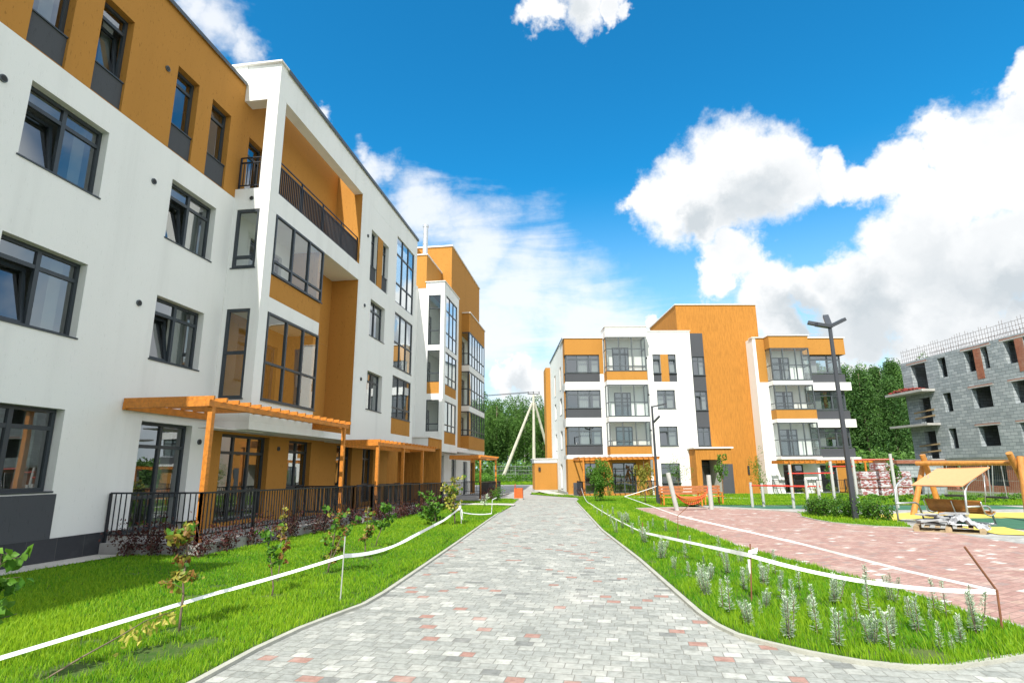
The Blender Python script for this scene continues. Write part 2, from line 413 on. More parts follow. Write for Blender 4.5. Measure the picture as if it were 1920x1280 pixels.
def block_mat(name, bw, bh, c1, c2, mortar, msize, axis_x='X'):
    m = bpy.data.materials.new(name); m.use_nodes = True
    t = NT(m.node_tree); b = t.n['Principled BSDF']; b.inputs['Roughness'].default_value = 0.95
    b.inputs['Specular IOR Level'].default_value = 0.15
    o = t.add('ShaderNodeTexCoord').outputs['Object']
    sp = t.add('ShaderNodeSeparateXYZ'); t.link(o, sp.inputs[0])
    cb = t.add('ShaderNodeCombineXYZ'); t.link(t.math('ADD', sp.outputs['X'], sp.outputs['Y']), cb.inputs[0]); t.link(sp.outputs['Z'], cb.inputs[1])
    wob = t.noise(o, 2.0, 3, 0.6)
    wv = t.vmath('SCALE', t.vmath('SUBTRACT', wob.outputs['Color'], (0.5, 0.5, 0.5)).outputs[0]); wv.inputs['Scale'].default_value = msize * 1.6
    br = t.add('ShaderNodeTexBrick'); br.inputs['Scale'].default_value = 1.0
    t.link(t.vmath('ADD', cb.outputs[0], wv.outputs[0]).outputs[0], br.inputs[0])
    br.inputs['Brick Width'].default_value = bw; br.inputs['Row Height'].default_value = bh; br.inputs['Mortar Size'].default_value = msize
    br.inputs['Color1'].default_value = (*c1, 1); br.inputs['Color2'].default_value = (*c2, 1); br.inputs['Mortar'].default_value = (*mortar, 1)
    br.inputs['Mortar Smooth'].default_value = 0.3; br.inputs['Bias'].default_value = 0.0
    st = t.noise(o, 0.7, 6, 0.65); gr = t.noise(o, 12, 5, 0.7)
    c = t.mix(t.smooth(st.outputs['Fac'], 0.45, 0.75, 0, 0.5), br.outputs[0], tuple(min(1, x * 1.35) for x in mortar) + (1,))
    c = t.mix(t.math('MULTIPLY', gr.outputs['Fac'], 0.5), c, (0.7, 0.7, 0.7, 1), 'MULTIPLY')
    t.link(c, b.inputs['Base Color'])
    bp = t.add('ShaderNodeBump'); bp.inputs['Strength'].default_value = 0.7; bp.inputs['Distance'].default_value = 0.02
    t.link(t.math('ADD', t.math('MULTIPLY', br.outputs['Fac'], -1.0), t.math('MULTIPLY', gr.outputs['Fac'], 0.4)), bp.inputs['Height'])
    t.link(bp.outputs[0], b.inputs['Normal'])
    MATS[name] = m
    return m


M_BLOCK = block_mat('grey_blockwork', 0.58, 0.245, (0.29, 0.33, 0.35), (0.44, 0.48, 0.50), (0.17, 0.19, 0.20), 0.016)
M_BRICK = block_mat('red_brickwork', 0.25, 0.078, (0.30, 0.10, 0.06), (0.38, 0.15, 0.09), (0.34, 0.27, 0.22), 0.006)
M_TILES = block_mat('plinth_tiles', 0.6, 0.6, (0.045, 0.048, 0.055), (0.06, 0.062, 0.07), (0.12, 0.12, 0.12), 0.004)


# ------------------------------------------------------------------ mesh helpers
def ident(a, b, c): return (a, b, c)


SPLIT = {'wall', 'cladding_panel', 'brick_wall', 'block_wall', 'coping', 'coping_edge', 'loggia_floor', 'curtain', 'lintel', 'guard_plank', 'floor_slab', 'plinth', 'roof_railing', 'annex_roof'}


class MB:
    def __init__(s, fn=ident):
        s.v = []; s.f = []; s.fn = fn; s.mi = []; s.tone = []

    def face(s, pts, m=0, raw=False):
        i = len(s.v)
        s.v += [p if raw else s.fn(*p) for p in pts]
        s.f.append(tuple(range(i, i + len(pts)))); s.mi.append(m)

    def box(s, a0, a1, b0, b1, c0, c1, m=0):
        i = len(s.v)
        for c in (c0, c1):
            for (a, b) in ((a0, b0), (a1, b0), (a1, b1), (a0, b1)):
                s.v.append(s.fn(a, b, c))
        for q in ((0, 3, 2, 1), (4, 5, 6, 7), (0, 1, 5, 4), (1, 2, 6, 5), (2, 3, 7, 6), (3, 0, 4, 7)):
            s.f.append(tuple(i + k for k in q)); s.mi.append(m)
        return s

    def beam(s, p0, p1, w, h, up=(0, 0, 1), m=0):
        """rectangular bar between two points, w across, h along `up`"""
        p0 = Vector(p0); p1 = Vector(p1); d = (p1 - p0).normalized(); up = Vector(up)
        if abs(d.dot(up)) > 0.98: up = Vector((1, 0, 0))
        r = d.cross(up).normalized(); u = r.cross(d).normalized()
        i = len(s.v)
        for p in (p0, p1):
            for (a, b) in ((-1, -1), (1, -1), (1, 1), (-1, 1)):
                q = p + r * (a * w / 2) + u * (b * h / 2); s.v.append(s.fn(*q))
        for q in ((0, 3, 2, 1), (4, 5, 6, 7), (0, 1, 5, 4), (1, 2, 6, 5), (2, 3, 7, 6), (3, 0, 4, 7)):
            s.f.append(tuple(i + k for k in q)); s.mi.append(m)
        return s

    def tube(s, pts, rad, n=8, m=0, caps=True):
        pts = [Vector(p) for p in pts]
        if not isinstance(rad, (list, tuple)): rad = [rad] * len(pts)
        rings = []; prev = None
        for k, p in enumerate(pts):
            if k == 0: d = pts[1] - p
            elif k == len(pts) - 1: d = p - pts[k - 1]
            else: d = (pts[k + 1] - pts[k - 1])
            d.normalize()
            if prev is None:
                a = Vector((0, 0, 1)) if abs(d.z) < 0.9 else Vector((1, 0, 0)); u = d.cross(a).normalized()
            else:
                u = (prev - d * prev.dot(d)).normalized()
            prev = u; w = d.cross(u)
            i = len(s.v)
            for j in range(n):
                t = 2 * math.pi * j / n
                q = p + (u * math.cos(t) + w * math.sin(t)) * rad[k]
                s.v.append(s.fn(*q))
            rings.append(i)
        for k in range(len(rings) - 1):
            a, b = rings[k], rings[k + 1]
            for j in range(n):
                j2 = (j + 1) % n
                s.f.append((a + j, a + j2, b + j2, b + j)); s.mi.append(m)
        if caps:
            s.f.append(tuple(rings[0] + j for j in range(n))[::-1]); s.mi.append(m)
            s.f.append(tuple(rings[-1] + j for j in range(n))); s.mi.append(m)
        return s

    def pieces(s, tol=0.02):
        '''groups of faces whose connected shapes touch (by bounding box)'''
        n = len(s.v); par = list(range(n))
        def find(a):
            while par[a] != a: par[a] = par[par[a]]; a = par[a]
            return a
        for f in s.f:
            r = find(f[0])
            for k in f[1:]: par[find(k)] = r
        key = {}
        for i, p in enumerate(s.v):
            k = (round(p[0], 3), round(p[1], 3), round(p[2], 3))
            if k in key: par[find(i)] = find(key[k])
            else: key[k] = i
        isl = {}
        for i, p in enumerate(s.v):
            r = find(i); q = isl.get(r)
            if q is None: isl[r] = [list(p), list(p)]
            else:
                for a in range(3): q[0][a] = min(q[0][a], p[a]); q[1][a] = max(q[1][a], p[a])
        keys = list(isl); gp = {k: k for k in keys}
        def gf(a):
            while gp[a] != a: a = gp[a]
            return a
        for i in range(len(keys)):
            for j in range(i):
                a, b = isl[keys[i]], isl[keys[j]]
                if all(a[0][x] <= b[1][x] + tol and b[0][x] <= a[1][x] + tol for x in range(3)): gp[gf(keys[i])] = gf(keys[j])
        out = {}
        for k, f in enumerate(s.f): out.setdefault(gf(find(f[0])), []).append(k)
        return list(out.values())

    def build_split_guard(s, name, mats, parent):
        last = None
        fls = s.pieces()
        for fl in fls:
            m = MB(); mp = {}
            for k in fl:
                idx = []
                for v in s.f[k]:
                    if v not in mp: mp[v] = len(m.v); m.v.append(s.v[v])
                    idx.append(mp[v])
                m.f.append(tuple(idx)); m.mi.append(s.mi[k])
            last = m._build(name, mats, parent)
        return last

    def build(s, name, mats, parent=None, smooth=False, bevel=0.0):
        if name in SPLIT and parent is not None: return s.build_split_guard(name, mats, parent)
        return s._build(name, mats, parent, smooth, bevel)

    def _build(s, name, mats, parent=None, smooth=False, bevel=0.0):
        me = bpy.data.meshes.new(name)
        me.from_pydata([tuple(v) for v in s.v], [], s.f)
        if not isinstance(mats, (list, tuple)): mats = [mats]
        for m in mats: me.materials.append(m)
        if len(mats) > 1: me.polygons.foreach_set('material_index', s.mi)
        bm = bmesh.new(); bm.from_mesh(me)
        bmesh.ops.recalc_face_normals(bm, faces=bm.faces) if len(s.tone) == 0 else None
        bm.to_mesh(me); bm.free()
        if smooth: me.polygons.foreach_set('use_smooth', [True] * len(me.polygons))
        if s.tone:
            at = me.attributes.new('tone', 'FLOAT', 'FACE'); at.data.foreach_set('value', s.tone)
        me.update()
        o = bpy.data.objects.new(name, me); COL.objects.link(o)
        if parent is not None: o.parent = parent
        if bevel > 0:
            md = o.modifiers.new('bevel', 'BEVEL'); md.width = bevel; md.segments = 2; md.limit_method = 'ANGLE'
        return o


def thing(name, label, cat, loc=(0, 0, 0), rz=0.0, group=None):
    o = bpy.data.objects.new(name, None); COL.objects.link(o)
    o.location = loc; o.rotation_euler = (0, 0, rz); o.empty_display_size = 0.3
    o['label'] = label; o['category'] = cat
    if group: o['group'] = group
    return o


def tag(o, label, cat, group=None):
    o['label'] = label; o['category'] = cat
    if group: o['group'] = group
    return o


def dup(root, loc, rz, label, group=None, scale=1.0):
    r = root.copy(); COL.objects.link(r); r.location = loc; r.rotation_euler = (0, 0, rz); r.scale = (scale,) * 3
    r['label'] = label
    if group: r['group'] = group
    for ch in list(root.children):
        c = ch.copy(); COL.objects.link(c); c.parent = r
        for g in list(ch.children):
            d = g.copy(); COL.objects.link(d); d.parent = c
    return r


ORD = ['first', 'second', 'third', 'fourth', 'fifth', 'sixth', 'seventh', 'eighth', 'ninth', 'tenth'] + ['%dth' % i for i in range(11, 60)]


def gz(y):
    if y < 8: return 0.0
    if y < 44: return -0.45 * (y - 8) / 36
    if y < 60: return -0.45
    if y < 75: return -0.45 + 0.7 * (y - 60) / 15
    return 0.25


def sheet(name, poly, m, lift, kind='structure', thick=0.0, split=True):
    """ground sheet following the gentle fall of the ground"""
    bm = bmesh.new()
    vs = [bm.verts.new((x, y, 0)) for x, y in poly]
    bm.faces.new(vs)
    for yc in (8, 20, 32, 44, 60, 75):
        g = bm.verts[:] + bm.edges[:] + bm.faces[:]
        bmesh.ops.bisect_plane(bm, geom=g, plane_co=(0, yc, 0), plane_no=(0, 1, 0))
    bmesh.ops.triangulate(bm, faces=bm.faces[:])
    for v in bm.verts: v.co.z = gz(v.co.y) + lift
    for f in bm.faces:
        f.normal_update()
        if f.normal.z < 0: f.normal_flip()
    me = bpy.data.meshes.new(name); bm.to_mesh(me); bm.free(); me.materials.append(m)
    o = bpy.data.objects.new(name, me); COL.objects.link(o); o['kind'] = kind
    return o


def kerb(name, line, w=0.06, h=0.030, base=-0.05, m=None):
    b = MB()
    n = len(line)
    L = [Vector((x, y, 0)) for x, y in line]
    offs = []
    for i in range(n):
        d = (L[min(i + 1, n - 1)] - L[max(i - 1, 0)]).normalized(); offs.append(Vector((d.y, -d.x, 0)))
    for i in range(n - 1):
        seg = (L[i + 1] - L[i]).length; k = max(1, int(seg / 4.0))
        for j in range(k):
            t0, t1 = j / k, (j + 1) / k
            p = L[i].lerp(L[i + 1], t0); q = L[i].lerp(L[i + 1], t1)
            o0 = offs[i].lerp(offs[i + 1], t0) * w / 2; o1 = offs[i].lerp(offs[i + 1], t1) * w / 2
            a = [p - o0, p + o0, q + o1, q - o1]
            top = [(v.x, v.y, gz(v.y) + h) for v in a]; bot = [(v.x, v.y, gz(v.y) + base) for v in a]
            b.face(top); b.face([bot[0], bot[3], top[3], top[0]]); b.face([bot[1], top[1], top[2], bot[2]])
    o = b.build(name, m or M_KERB); o['kind'] = 'structure'
    return o


# ------------------------------------------------------------------ ground
sheet('ground', [(-400, -60), (400, -60), (400, 500), (-400, 500)], M_EARTH, -0.06)
LP = [(-3.2, -6), (-3.15, 3.5), (-3.11, 4.51), (-3.12, 5.3), (-3.06, 6.0), (-2.95, 6.55), (-2.82, 7.1), (-2.81, 7.8), (-2.97, 10.3), (-3.23, 14), (-3.79, 21.5), (-5.03, 39.2)]
RP = [(-1.09, 35.8), (0.2, 16.9), (0.78, 11.2), (1.02, 8.16), (1.12, 7.1), (1.2, 6.6), (1.32, 6.25), (1.5, 6.03), (1.81, 5.74), (2.15, 5.53), (2.45, 5.45), (2.75, 5.48), (3.1, 5.63), (3.57, 5.86), (5.5, 7.0)]
sheet('path', LP + [(-5.4, 46), (-1.2, 46), (-1.0, 41)] + RP + [(12, 10.86), (30, 10.96), (30, -6)], M_PATH, 0.0)
sheet('cross_path', [(-5.3, 40.3), (-10.5, 41.0), (-11, 50), (-13, 66), (-2.5, 66), (-4.0, 58.0), (-5.35, 50.5), (-5.2, 48), (-1.2, 41.9), (-1.0, 39.5)], M_ROAD, 0.006)
sheet('far_road', [(-60, 57), (6, 57), (6, 66), (-60, 66)], M_ROAD, 0.010)
PLZ = [(1.86, 28.26), (2.44, 20.96), (2.89, 15.88), (3.08, 12.93), (3.51, 11.11), (3.77, 9.63), (3.98, 8.56), (4.05, 7.53), (4.3, 6.3)]
PLT = [(3.69, 29.2), (5.57, 28.74), (7.58, 26.66), (8.1, 25.4), (7.9, 24.2), (7.45, 22.8), (7.35, 21.2), (7.43, 20.05), (8.1, 18.71), (8.73, 18.4), (9.13, 17.44), (9.11, 15.66), (9.3, 13.0), (12, 10.88)]
sheet('plaza', PLZ + [(5.48, 7.0)] + PLT[::-1], M_PLAZA, 0.004)
sheet('playground_paving', [(5.0, 31.6), (20, 32.5), (30, 30), (30, 11.0), (12.02, 10.9), (9.32, 13.0), (9.09, 15.66), (9.1, 17.4), (8.7, 18.38), (8.08, 18.69), (7.42, 20.0), (7.34, 21.2), (7.44, 22.8), (7.88, 24.2), (8.08, 25.4), (7.56, 26.64), (5.56, 28.72)], M_PAVEG, -0.004)
sheet('green_rubber_surface', [(5.3, 31.5), (9, 30.9), (19, 30.9), (19, 28.4), (13.6, 27.2), (11.5, 27.9), (7.9, 28.1)], M_GREENR, 0.004)
sheet('green_play_surface', [(11.2, 20.6), (12.6, 22.3), (20, 22.5), (20, 17.5), (11.6, 17.9), (10.9, 19.0)], M_GREENR, 0.012)
sheet('yellow_rubber_surface', [(9.6, 21.2), (10.3, 23.9), (12.5, 25.6), (22, 25.6), (22, 21.0), (13.5, 20.9), (10.6, 20.3)], M_YELR, 0.006)
sheet('yellow_rubber_strip', [(10.35, 18.8), (11.5, 18.7), (10.75, 16.2), (10.0, 16.5)], M_YELR, 0.014)
kerb('path_kerb', LP)
kerb('path_kerb', RP)
kerb('plaza_kerb', PLZ, 0.06, 0.024)
kerb('plaza_kerb', [(1.86, 28.26)] + PLT[:4], 0.08, 0.03)
ISL = [(8.1, 25.4), (7.9, 24.2), (7.45, 22.8), (7.35, 21.2), (7.43, 20.05), (8.1, 18.71), (8.9, 18.3), (9.3, 19.3), (9.7, 21.5), (9.9, 23.4), (9.4, 25.5)]
kerb('plaza_kerb', ISL[:7], 0.07, 0.03)

# ------------------------------------------------------------------ facade helpers
def wall(b, a0, a1, z0, z1, d0, d1, holes=(), fn=None, m=0):
    """slab with rectangular openings. (a,d,z) -> fn; d0 = outer face"""
    save = b.fn
    if fn: b.fn = lambda a, d, z: save(*fn(a, d, z))
    xs = sorted({a0, a1} | {min(max(v, a0), a1) for h in holes for v in h[:2]})
    zs = sorted({z0, z1} | {min(max(v, z0), z1) for h in holes for v in h[2:4]})
    solid = [[True] * (len(zs) - 1) for _ in range(len(xs) - 1)]
    for i in range(len(xs) - 1):
        for j in range(len(zs) - 1):
            cx = (xs[i] + xs[i + 1]) / 2; cz = (zs[j] + zs[j + 1]) / 2
            for h in holes:
                if h[0] < cx < h[1] and h[2] < cz < h[3]: solid[i][j] = False
    for i in range(len(xs) - 1):
        for j in range(len(zs) - 1):
            if not solid[i][j]: continue
            x0, x1, y0, y1 = xs[i], xs[i + 1], zs[j], zs[j + 1]
            b.face([(x0, d0, y0), (x1, d0, y0), (x1, d0, y1), (x0, d0, y1)], m)
            b.face([(x1, d1, y0), (x0, d1, y0), (x0, d1, y1), (x1, d1, y1)], m)
            if i == 0 or not solid[i - 1][j]: b.face([(x0, d1, y0), (x0, d0, y0), (x0, d0, y1), (x0, d1, y1)], m)
            if i == len(xs) - 2 or not solid[i + 1][j]: b.face([(x1, d0, y0), (x1, d1, y0), (x1, d1, y1), (x1, d0, y1)], m)
            if j == 0 or not solid[i][j - 1]: b.face([(x0, d1, y0), (x1, d1, y0), (x1, d0, y0), (x0, d0, y0)], m)
            if j == len(zs) - 2 or not solid[i][j + 1]: b.face([(x0, d0, y1), (x1, d0, y1), (x1, d1, y1), (x0, d1, y1)], m)
    b.fn = save


def side_fn(a0):
    """map wall coords onto a plane s = a0; first coord runs along v, depth along s"""
    return lambda a, d, z: (a0 + d, a, z)


RNDW = random.Random(5)


def window(par, a0, a1, z0, z1, d, cols=(), trans=(), fr=0.07, dep=0.07, fn=None, glass=None, fmat=None, name='window',
           sash=None, sill=True, curtain=None, low=None):
    """framed window in the plane depth d. cols/trans are mullion / transom positions (absolute);
    low = only sub-columns below; sash = (a0,a1,z0,z1) leaf tilted inwards"""
    f = fn or ident
    b = MB(f)
    h = dep / 2
    b.box(a0, a0 + fr, d - h, d + h, z0, z1); b.box(a1 - fr, a1, d - h, d + h, z0, z1)
    b.box(a0 + fr, a1 - fr, d - h, d + h, z0, z0 + fr); b.box(a0 + fr, a1 - fr, d - h, d + h, z1 - fr, z1)
    mw = fr * 0.62
    for c in cols: b.box(c - mw, c + mw, d - h * 1.05, d + h * 1.05, z0 + fr, z1 - fr)
    edges = [a0 + fr] + list(cols) + [a1 - fr]
    for tz in trans:
        for k in range(len(edges) - 1):
            l = edges[k] + (mw if k else 0); r = edges[k + 1] - (mw if k < len(edges) - 2 else 0)
            b.box(l, r, d - h * 0.9, d + h * 0.9, tz - mw * 0.9, tz + mw * 0.9)
    if sill:
        b.box(a0 - 0.03, a1 + 0.03, d - 0.22 if sill is True else d - sill, d - h, z0 - 0.025, z0 + 0.005)
    w = b.build(name, fmat or M_FRAME, par)
    g = MB(f)
    if sash:
        s0, s1, y0, y1 = sash
        g.face([(a0, d, z0), (a1, d, z0), (a1, d, y0), (a0, d, y0)]) if y0 - z0 > 0.1 else None
        g.face([(a0, d, y1), (a1, d, y1), (a1, d, z1), (a0, d, z1)])
        if s0 - a0 > 0.12: g.face([(a0, d, y0), (s0, d, y0), (s0, d, y1), (a0, d, y1)])
        if a1 - s1 > 0.12: g.face([(s1, d, y0), (a1, d, y0), (a1, d, y1), (s1, d, y1)])
        sb = MB(f); t = 0.17
        def tl(a, dd, z):
            k = (z - y0) / (y1 - y0); return f(a, d + 0.035 + dd + k * t, z)
        sb.fn = tl
        q = 0.07
        sb.box(s0, s0 + q, -0.03, 0.03, y0, y1); sb.box(s1 - q, s1, -0.03, 0.03, y0, y1)
        sb.box(s0 + q, s1 - q, -0.03, 0.03, y0, y0 + q); sb.box(s0 + q, s1 - q, -0.03, 0.03, y1 - q, y1)
        so = sb.build('sash', fmat or M_FRAME, w)
        gp = MB(tl); gp.face([(s0 + q, 0, y0 + q), (s1 - q, 0, y0 + q), (s1 - q, 0, y1 - q), (s0 + q, 0, y1 - q)])
        g.v += gp.v; g.f.append(tuple(range(len(g.v) - 4, len(g.v)))); g.mi.append(0)
    else:
        g.face([(a0 + fr / 2, d, z0 + fr / 2), (a1 - fr / 2, d, z0 + fr / 2), (a1 - fr / 2, d, z1 - fr / 2), (a0 + fr / 2, d, z1 - fr / 2)])
    g.build('pane', glass or M_GLASS, w)
    if curtain:
        c = MB(f); n = 14
        for (c0, c1) in curtain:
            pts = [(c0 + (c1 - c0) * i / n, d + 0.3 + 0.03 * math.sin(i * 2.1), 0) for i in range(n + 1)]
            for i in range(n):
                p, q = pts[i], pts[i + 1]
                c.face([(p[0], p[1], z0 + .02), (q[0], q[1], z0 + .02), (q[0], q[1], z1 + .05), (p[0], p[1], z1 + .05)])
        c.build('curtain', M_INNER, w)
    return w


def std(par, a0, a1, z0, z1, d, fn=None, tilt=None, curtain=None, tr=None, mul=True, fmat=None, name='window', sill=True, low=None):
    """ordinary casement: one mullion, transom near the top"""
    c = [(a0 + a1) / 2] if mul else []
    tz = tr if tr else z1 - 0.24 * (z1 - z0)
    tz = [tz] + ([low] if low else [])
    s = None
    if tilt == 'L': s = (a0 + 0.06, (c[0] if c else a1) - 0.03, (low or z0) + 0.05, tz[0] - 0.03)
    if tilt == 'R': s = ((c[0] if c else a0) + 0.03, a1 - 0.06, (low or z0) + 0.05, tz[0] - 0.03)
    return window(par, a0, a1, z0, z1, d, c, tz, sash=s, fn=fn, curtain=curtain, fmat=fmat, name=name, sill=sill)


def vent(par, a, z, d=0.0, fn=None, r=0.07):
    f = fn or ident
    b = MB(f)
    b.tube([(a, d - 0.03, z), (a, d + 0.02, z)], r, 14, 0)
    b.tube([(a, d - 0.036, z), (a, d - 0.031, z)], r * 0.72, 14, 1)
    return b.build('vent', [M_FRAMEL, M_BLACK], par)


def railing(par, pts, z0, z1, gap=0.11, name='railing', m=None, post=1.5, bar=0.012, toprail=0.02, extra=0.0):
    """steel railing through plan points in the parent's frame; z0,z1 may be functions of point index"""
    b = MB()
    for k in range(len(pts) - 1):
        p = Vector(pts[k]); q = Vector(pts[k + 1]); L = (q - p).length
        def at(t, z): v = p.lerp(q, t); return (v.x, v.y, v.z + z)
        b.beam(at(0, z1), at(1, z1), 0.04, 0.035); b.beam(at(0, z0 + 0.1), at(1, z0 + 0.1), 0.03, 0.03)
        if extra: b.beam(at(0, z1 + extra), at(1, z1 + extra), 0.035, 0.03)
        n = max(2, int(L / gap))
        for i in range(1, n):
            b.beam(at(i / n, z0 + 0.1), at(i / n, z1), bar * 1.4, bar * 1.4)
        m_ = max(1, int(round(L / post)))
        for i in range(m_ + 1):
            b.beam(at(i / m_, z0 - 0.12), at(i / m_, z1 + extra), 0.045, 0.045)
    return b.build(name, m or M_RAIL, par)


# ================================================================== LEFT BUILDING
# local frame: x = along the facade (world +Y), y = inwards (world -X), origin at world X = -10
LB = thing('apartment_building', 'long four storey white and ochre apartment building with framed roof loggia on the left side', 'apartment building', (-10, 0, 0), R(90))
TH = 0.32
# --- section A (v = 0)
rowW = [(7.19, 8.7), (4.19, 5.72)]
S1 = [(7.92, 9.65), (3.3, 5.0)]
holes_w = [(a, b_, z0, z1) for (z0, z1) in rowW for (a, b_) in S1]
holes_w += [(7.92, 9.67, 1.27, 2.79), (3.3, 5.0, 1.27, 2.79)]
holes_n = [(11.56, 13.24, 7.12, 8.66), (11.56, 13.24, 4.15, 5.67), (11.6, 13.27, 0.30, 2.73)]
b = MB(); wall(b, -10, 13.95, 0.42, 9.33, 0, TH, holes_w + holes_n); b.build('wall', M_WHITE, LB)
topw = [(7.67, 8.45), (9.05, 9.84), (11.27, 12.06), (12.61, 13.43), (5.2, 6.0), (3.2, 4.0)]
holes_t = [(a, c, 9.35, 11.64) for a, c in topw] + [(14.35, 15.2, 9.62, 11.55)]
b = MB(); wall(b, -10, 13.95, 9.332, 13.05, 0, TH, holes_t[:-1]); wall(b, 13.95, 20.4, 9.332, 13.62, 0, TH, holes_t[-1:]); b.build('wall', M_OCHRE, LB)
b = MB(); wall(b, -10, 10.98, -0.15, 0.42, -0.02, 0.3); b.build('plinth', M_TILES, LB)
b = MB(); b.box(-10, 13.94, -0.07, 0.5, 13.05, 13.09); b.box(14.4, 20.38, -0.03, 0.5, 13.622, 13.66); b.build('coping', M_COPING, LB)
b = MB(); b.box(-10, 13.9, -0.075, -0.07, 12.98, 13.09); b.build('coping_edge', M_DARKCOP, LB)
# dark panels
b = MB()
for a, c in topw: b.box(a, c, 0.06, 0.30, 9.36, 10.06)
b.build('cladding_panel', M_GREY, LB)
b = MB(); b.box(7.85, 9.75, -0.025, 0.0, 0.42, 1.22); b.box(3.2, 5.1, -0.025, 0.0, 0.42, 1.22); b.build('cladding_panel', M_GREY, LB)
cur = lambda a0, a1: [(a1 - 0.32, a1 - 0.08)]
for (z0, z1) in rowW + [(1.27, 2.79)]:
    for k, (a, c) in enumerate(S1):
        std(LB, a, c, z0, z1, 0.2, tilt='L' if k == 0 and z0 > 2 else None, curtain=cur(a, c))
std(LB, 11.56, 13.24, 7.12, 8.66, 0.2, tilt='L', curtain=[(11.6, 11.9), (12.7, 13.2)])
std(LB, 11.56, 13.24, 4.15, 5.67, 0.2, tilt='L', curtain=[(11.6, 11.95), (12.6, 13.2)])
std(LB, 11.6, 13.27, 0.30, 2.73, 0.2, tr=2.18, low=1.05, name='glazed_door', sill=False, curtain=[(12.8, 13.2)])
for k, (a, c) in enumerate(topw):
    std(LB, a, c, 10.06, 11.64, 0.2, mul=False, tilt='L' if k == 1 else None, curtain=[(a + 0.1, c - 0.25)] if k in (2, 3) else [(c - 0.3, c - 0.05)], sill=0.17)
std(LB, 14.35, 15.2, 9.62, 11.55, 0.2, mul=False, name='glazed_door', sill=False, curtain=[(14.4, 15.1)])
for (a, z) in ((7.43, 8.36), (10.93, 11.28), (10.99, 8.28), (11.05, 5.32), (13.58, 2.35), (2.5, 8.3), (2.5, 5.3)): vent(LB, a, z)
# --- projecting framed section (v = -1.1)
V = -1.1
b = MB()
b.box(13.95, 27.8, V, V + 0.36, 12.63, 13.7)                       # long beam
b.box(13.95, 14.35, V + 0.362, -0.004, 12.5, 13.7); b.box(13.93, 14.35, -0.003, 0.6, 13.095, 13.7)                 # return beam
b.box(13.95, 14.38, V + 0.001, V + 0.361, 9.602, 12.628)            # column
b.build('roof_frame', M_WHITE, LB)
b = MB(); b.box(13.85, 27.86, V - 0.06, V + 0.40, 13.702, 13.75); b.box(13.85, 14.4, V + 0.402, 0.6, 13.702, 13.75); b.build('coping', M_COPING, LB)
b = MB(); b.box(14.3, 27.86, V - 0.068, V - 0.06, 13.62, 13.75); b.box(27.86, 27.868, V - 0.06, 0.4, 13.62, 13.75); b.build('coping_edge', M_DARKCOP, LB)
b = MB(); b.box(13.95, 20.398, V, -0.002, 8.95, 9.6); b.build('balcony_slab', M_WHITE, LB)
# side face of the loggias (plane s = 13.95)
b = MB()
sh = [(-0.83, -0.13, 7.17, 8.948), (-0.83, -0.13, 3.5, 5.98)]
wall(b, V, -0.002, 2.9, 8.948, 0, 0.2, sh, fn=side_fn(13.95))
# front face, white bits
wall(b, 13.951, 17.4, 2.9, 8.948, V + 0.001, V + 0.16, [(14.36, 17.4, 6.42, 8.948), (14.36, 17.401, 3.48, 6.0)])
b.build('wall', M_WHITE, LB)
b = MB(); b.box(14.36, 17.4, V, V + 0.16, 6.422, 7.08); b.build('wall', M_OCHRE, LB)
b = MB(); b.box(14.15, 17.4, V + 0.161, -0.002, 6.0, 6.3); b.box(14.15, 17.4, V + 0.161, -0.002, 2.9, 3.3); b.build('loggia_floor', M_WHITE, LB)
b = MB(); b.box(17.401, 17.5, V + 0.17, -0.002, 2.9, 8.948); b.build('wall', M_OCHRE, LB)
for (z0, z1, tz) in ((7.12, 8.94, 7.52), (3.5, 5.98, 4.55)):
    window(LB, 14.38, 17.42, z0, z1, V + 0.02, (15.42, 16.42), (tz,), fr=0.06, dep=0.08, glass=M_LGLASS, name='loggia_glazing', sill=0.07)
window(LB, -0.83, -0.13, 7.17, 8.94, 0.05, (), (7.5,), fr=0.08, fn=side_fn(13.95), glass=M_LGLASS, name='loggia_glazing', sill=0.08)
window(LB, -0.83, -0.13, 3.5, 5.98, 0.05, (), (4.75,), fr=0.08, fn=side_fn(13.95), glass=M_LGLASS, name='loggia_glazing', sill=0.08)
# back wall behind the loggias and the recess
b = MB(); wall(b, 13.951, 20.4, 6.3, 9.33, 0, TH, [(14.9, 16.7, 6.35, 8.5)]); b.build('wall', M_WHITE, LB)
b = MB(); wall(b, 17.5, 20.4, 6.3, 8.948, -0.003, 0)
wall(b, 13.951, 20.4, 2.68, 6.298, 0, TH, [(15.3, 16.9, 3.35, 5.5)])
b.build('wall', M_OCHRE, LB)
std(LB, 14.9, 16.7, 6.35, 8.5, 0.15, name='glazed_door', sill=False, curtain=[(15.0, 15.5)])
std(LB, 15.3, 16.9, 3.35, 5.5, 0.15, name='glazed_door', sill=False)
b = MB(); b.box(13.95, 20.4, V, 0.0, 2.68, 2.898); b.build('soffit', M_WHITE, LB)
vent(LB, -0.55, 9.28, 0.0, fn=side_fn(13.95), r=0.06)
# top loggia railings
railing(LB, [(14.4, V + 0.12, 0), (20.35, V + 0.12, 0)], 9.62, 10.55, 0.105, extra=0.16, bar=0.024)
railing(LB, [(13.99, -0.08, 0), (13.99, -0.72, 0)], 9.62, 10.45, 0.10, extra=0.16, bar=0.014)
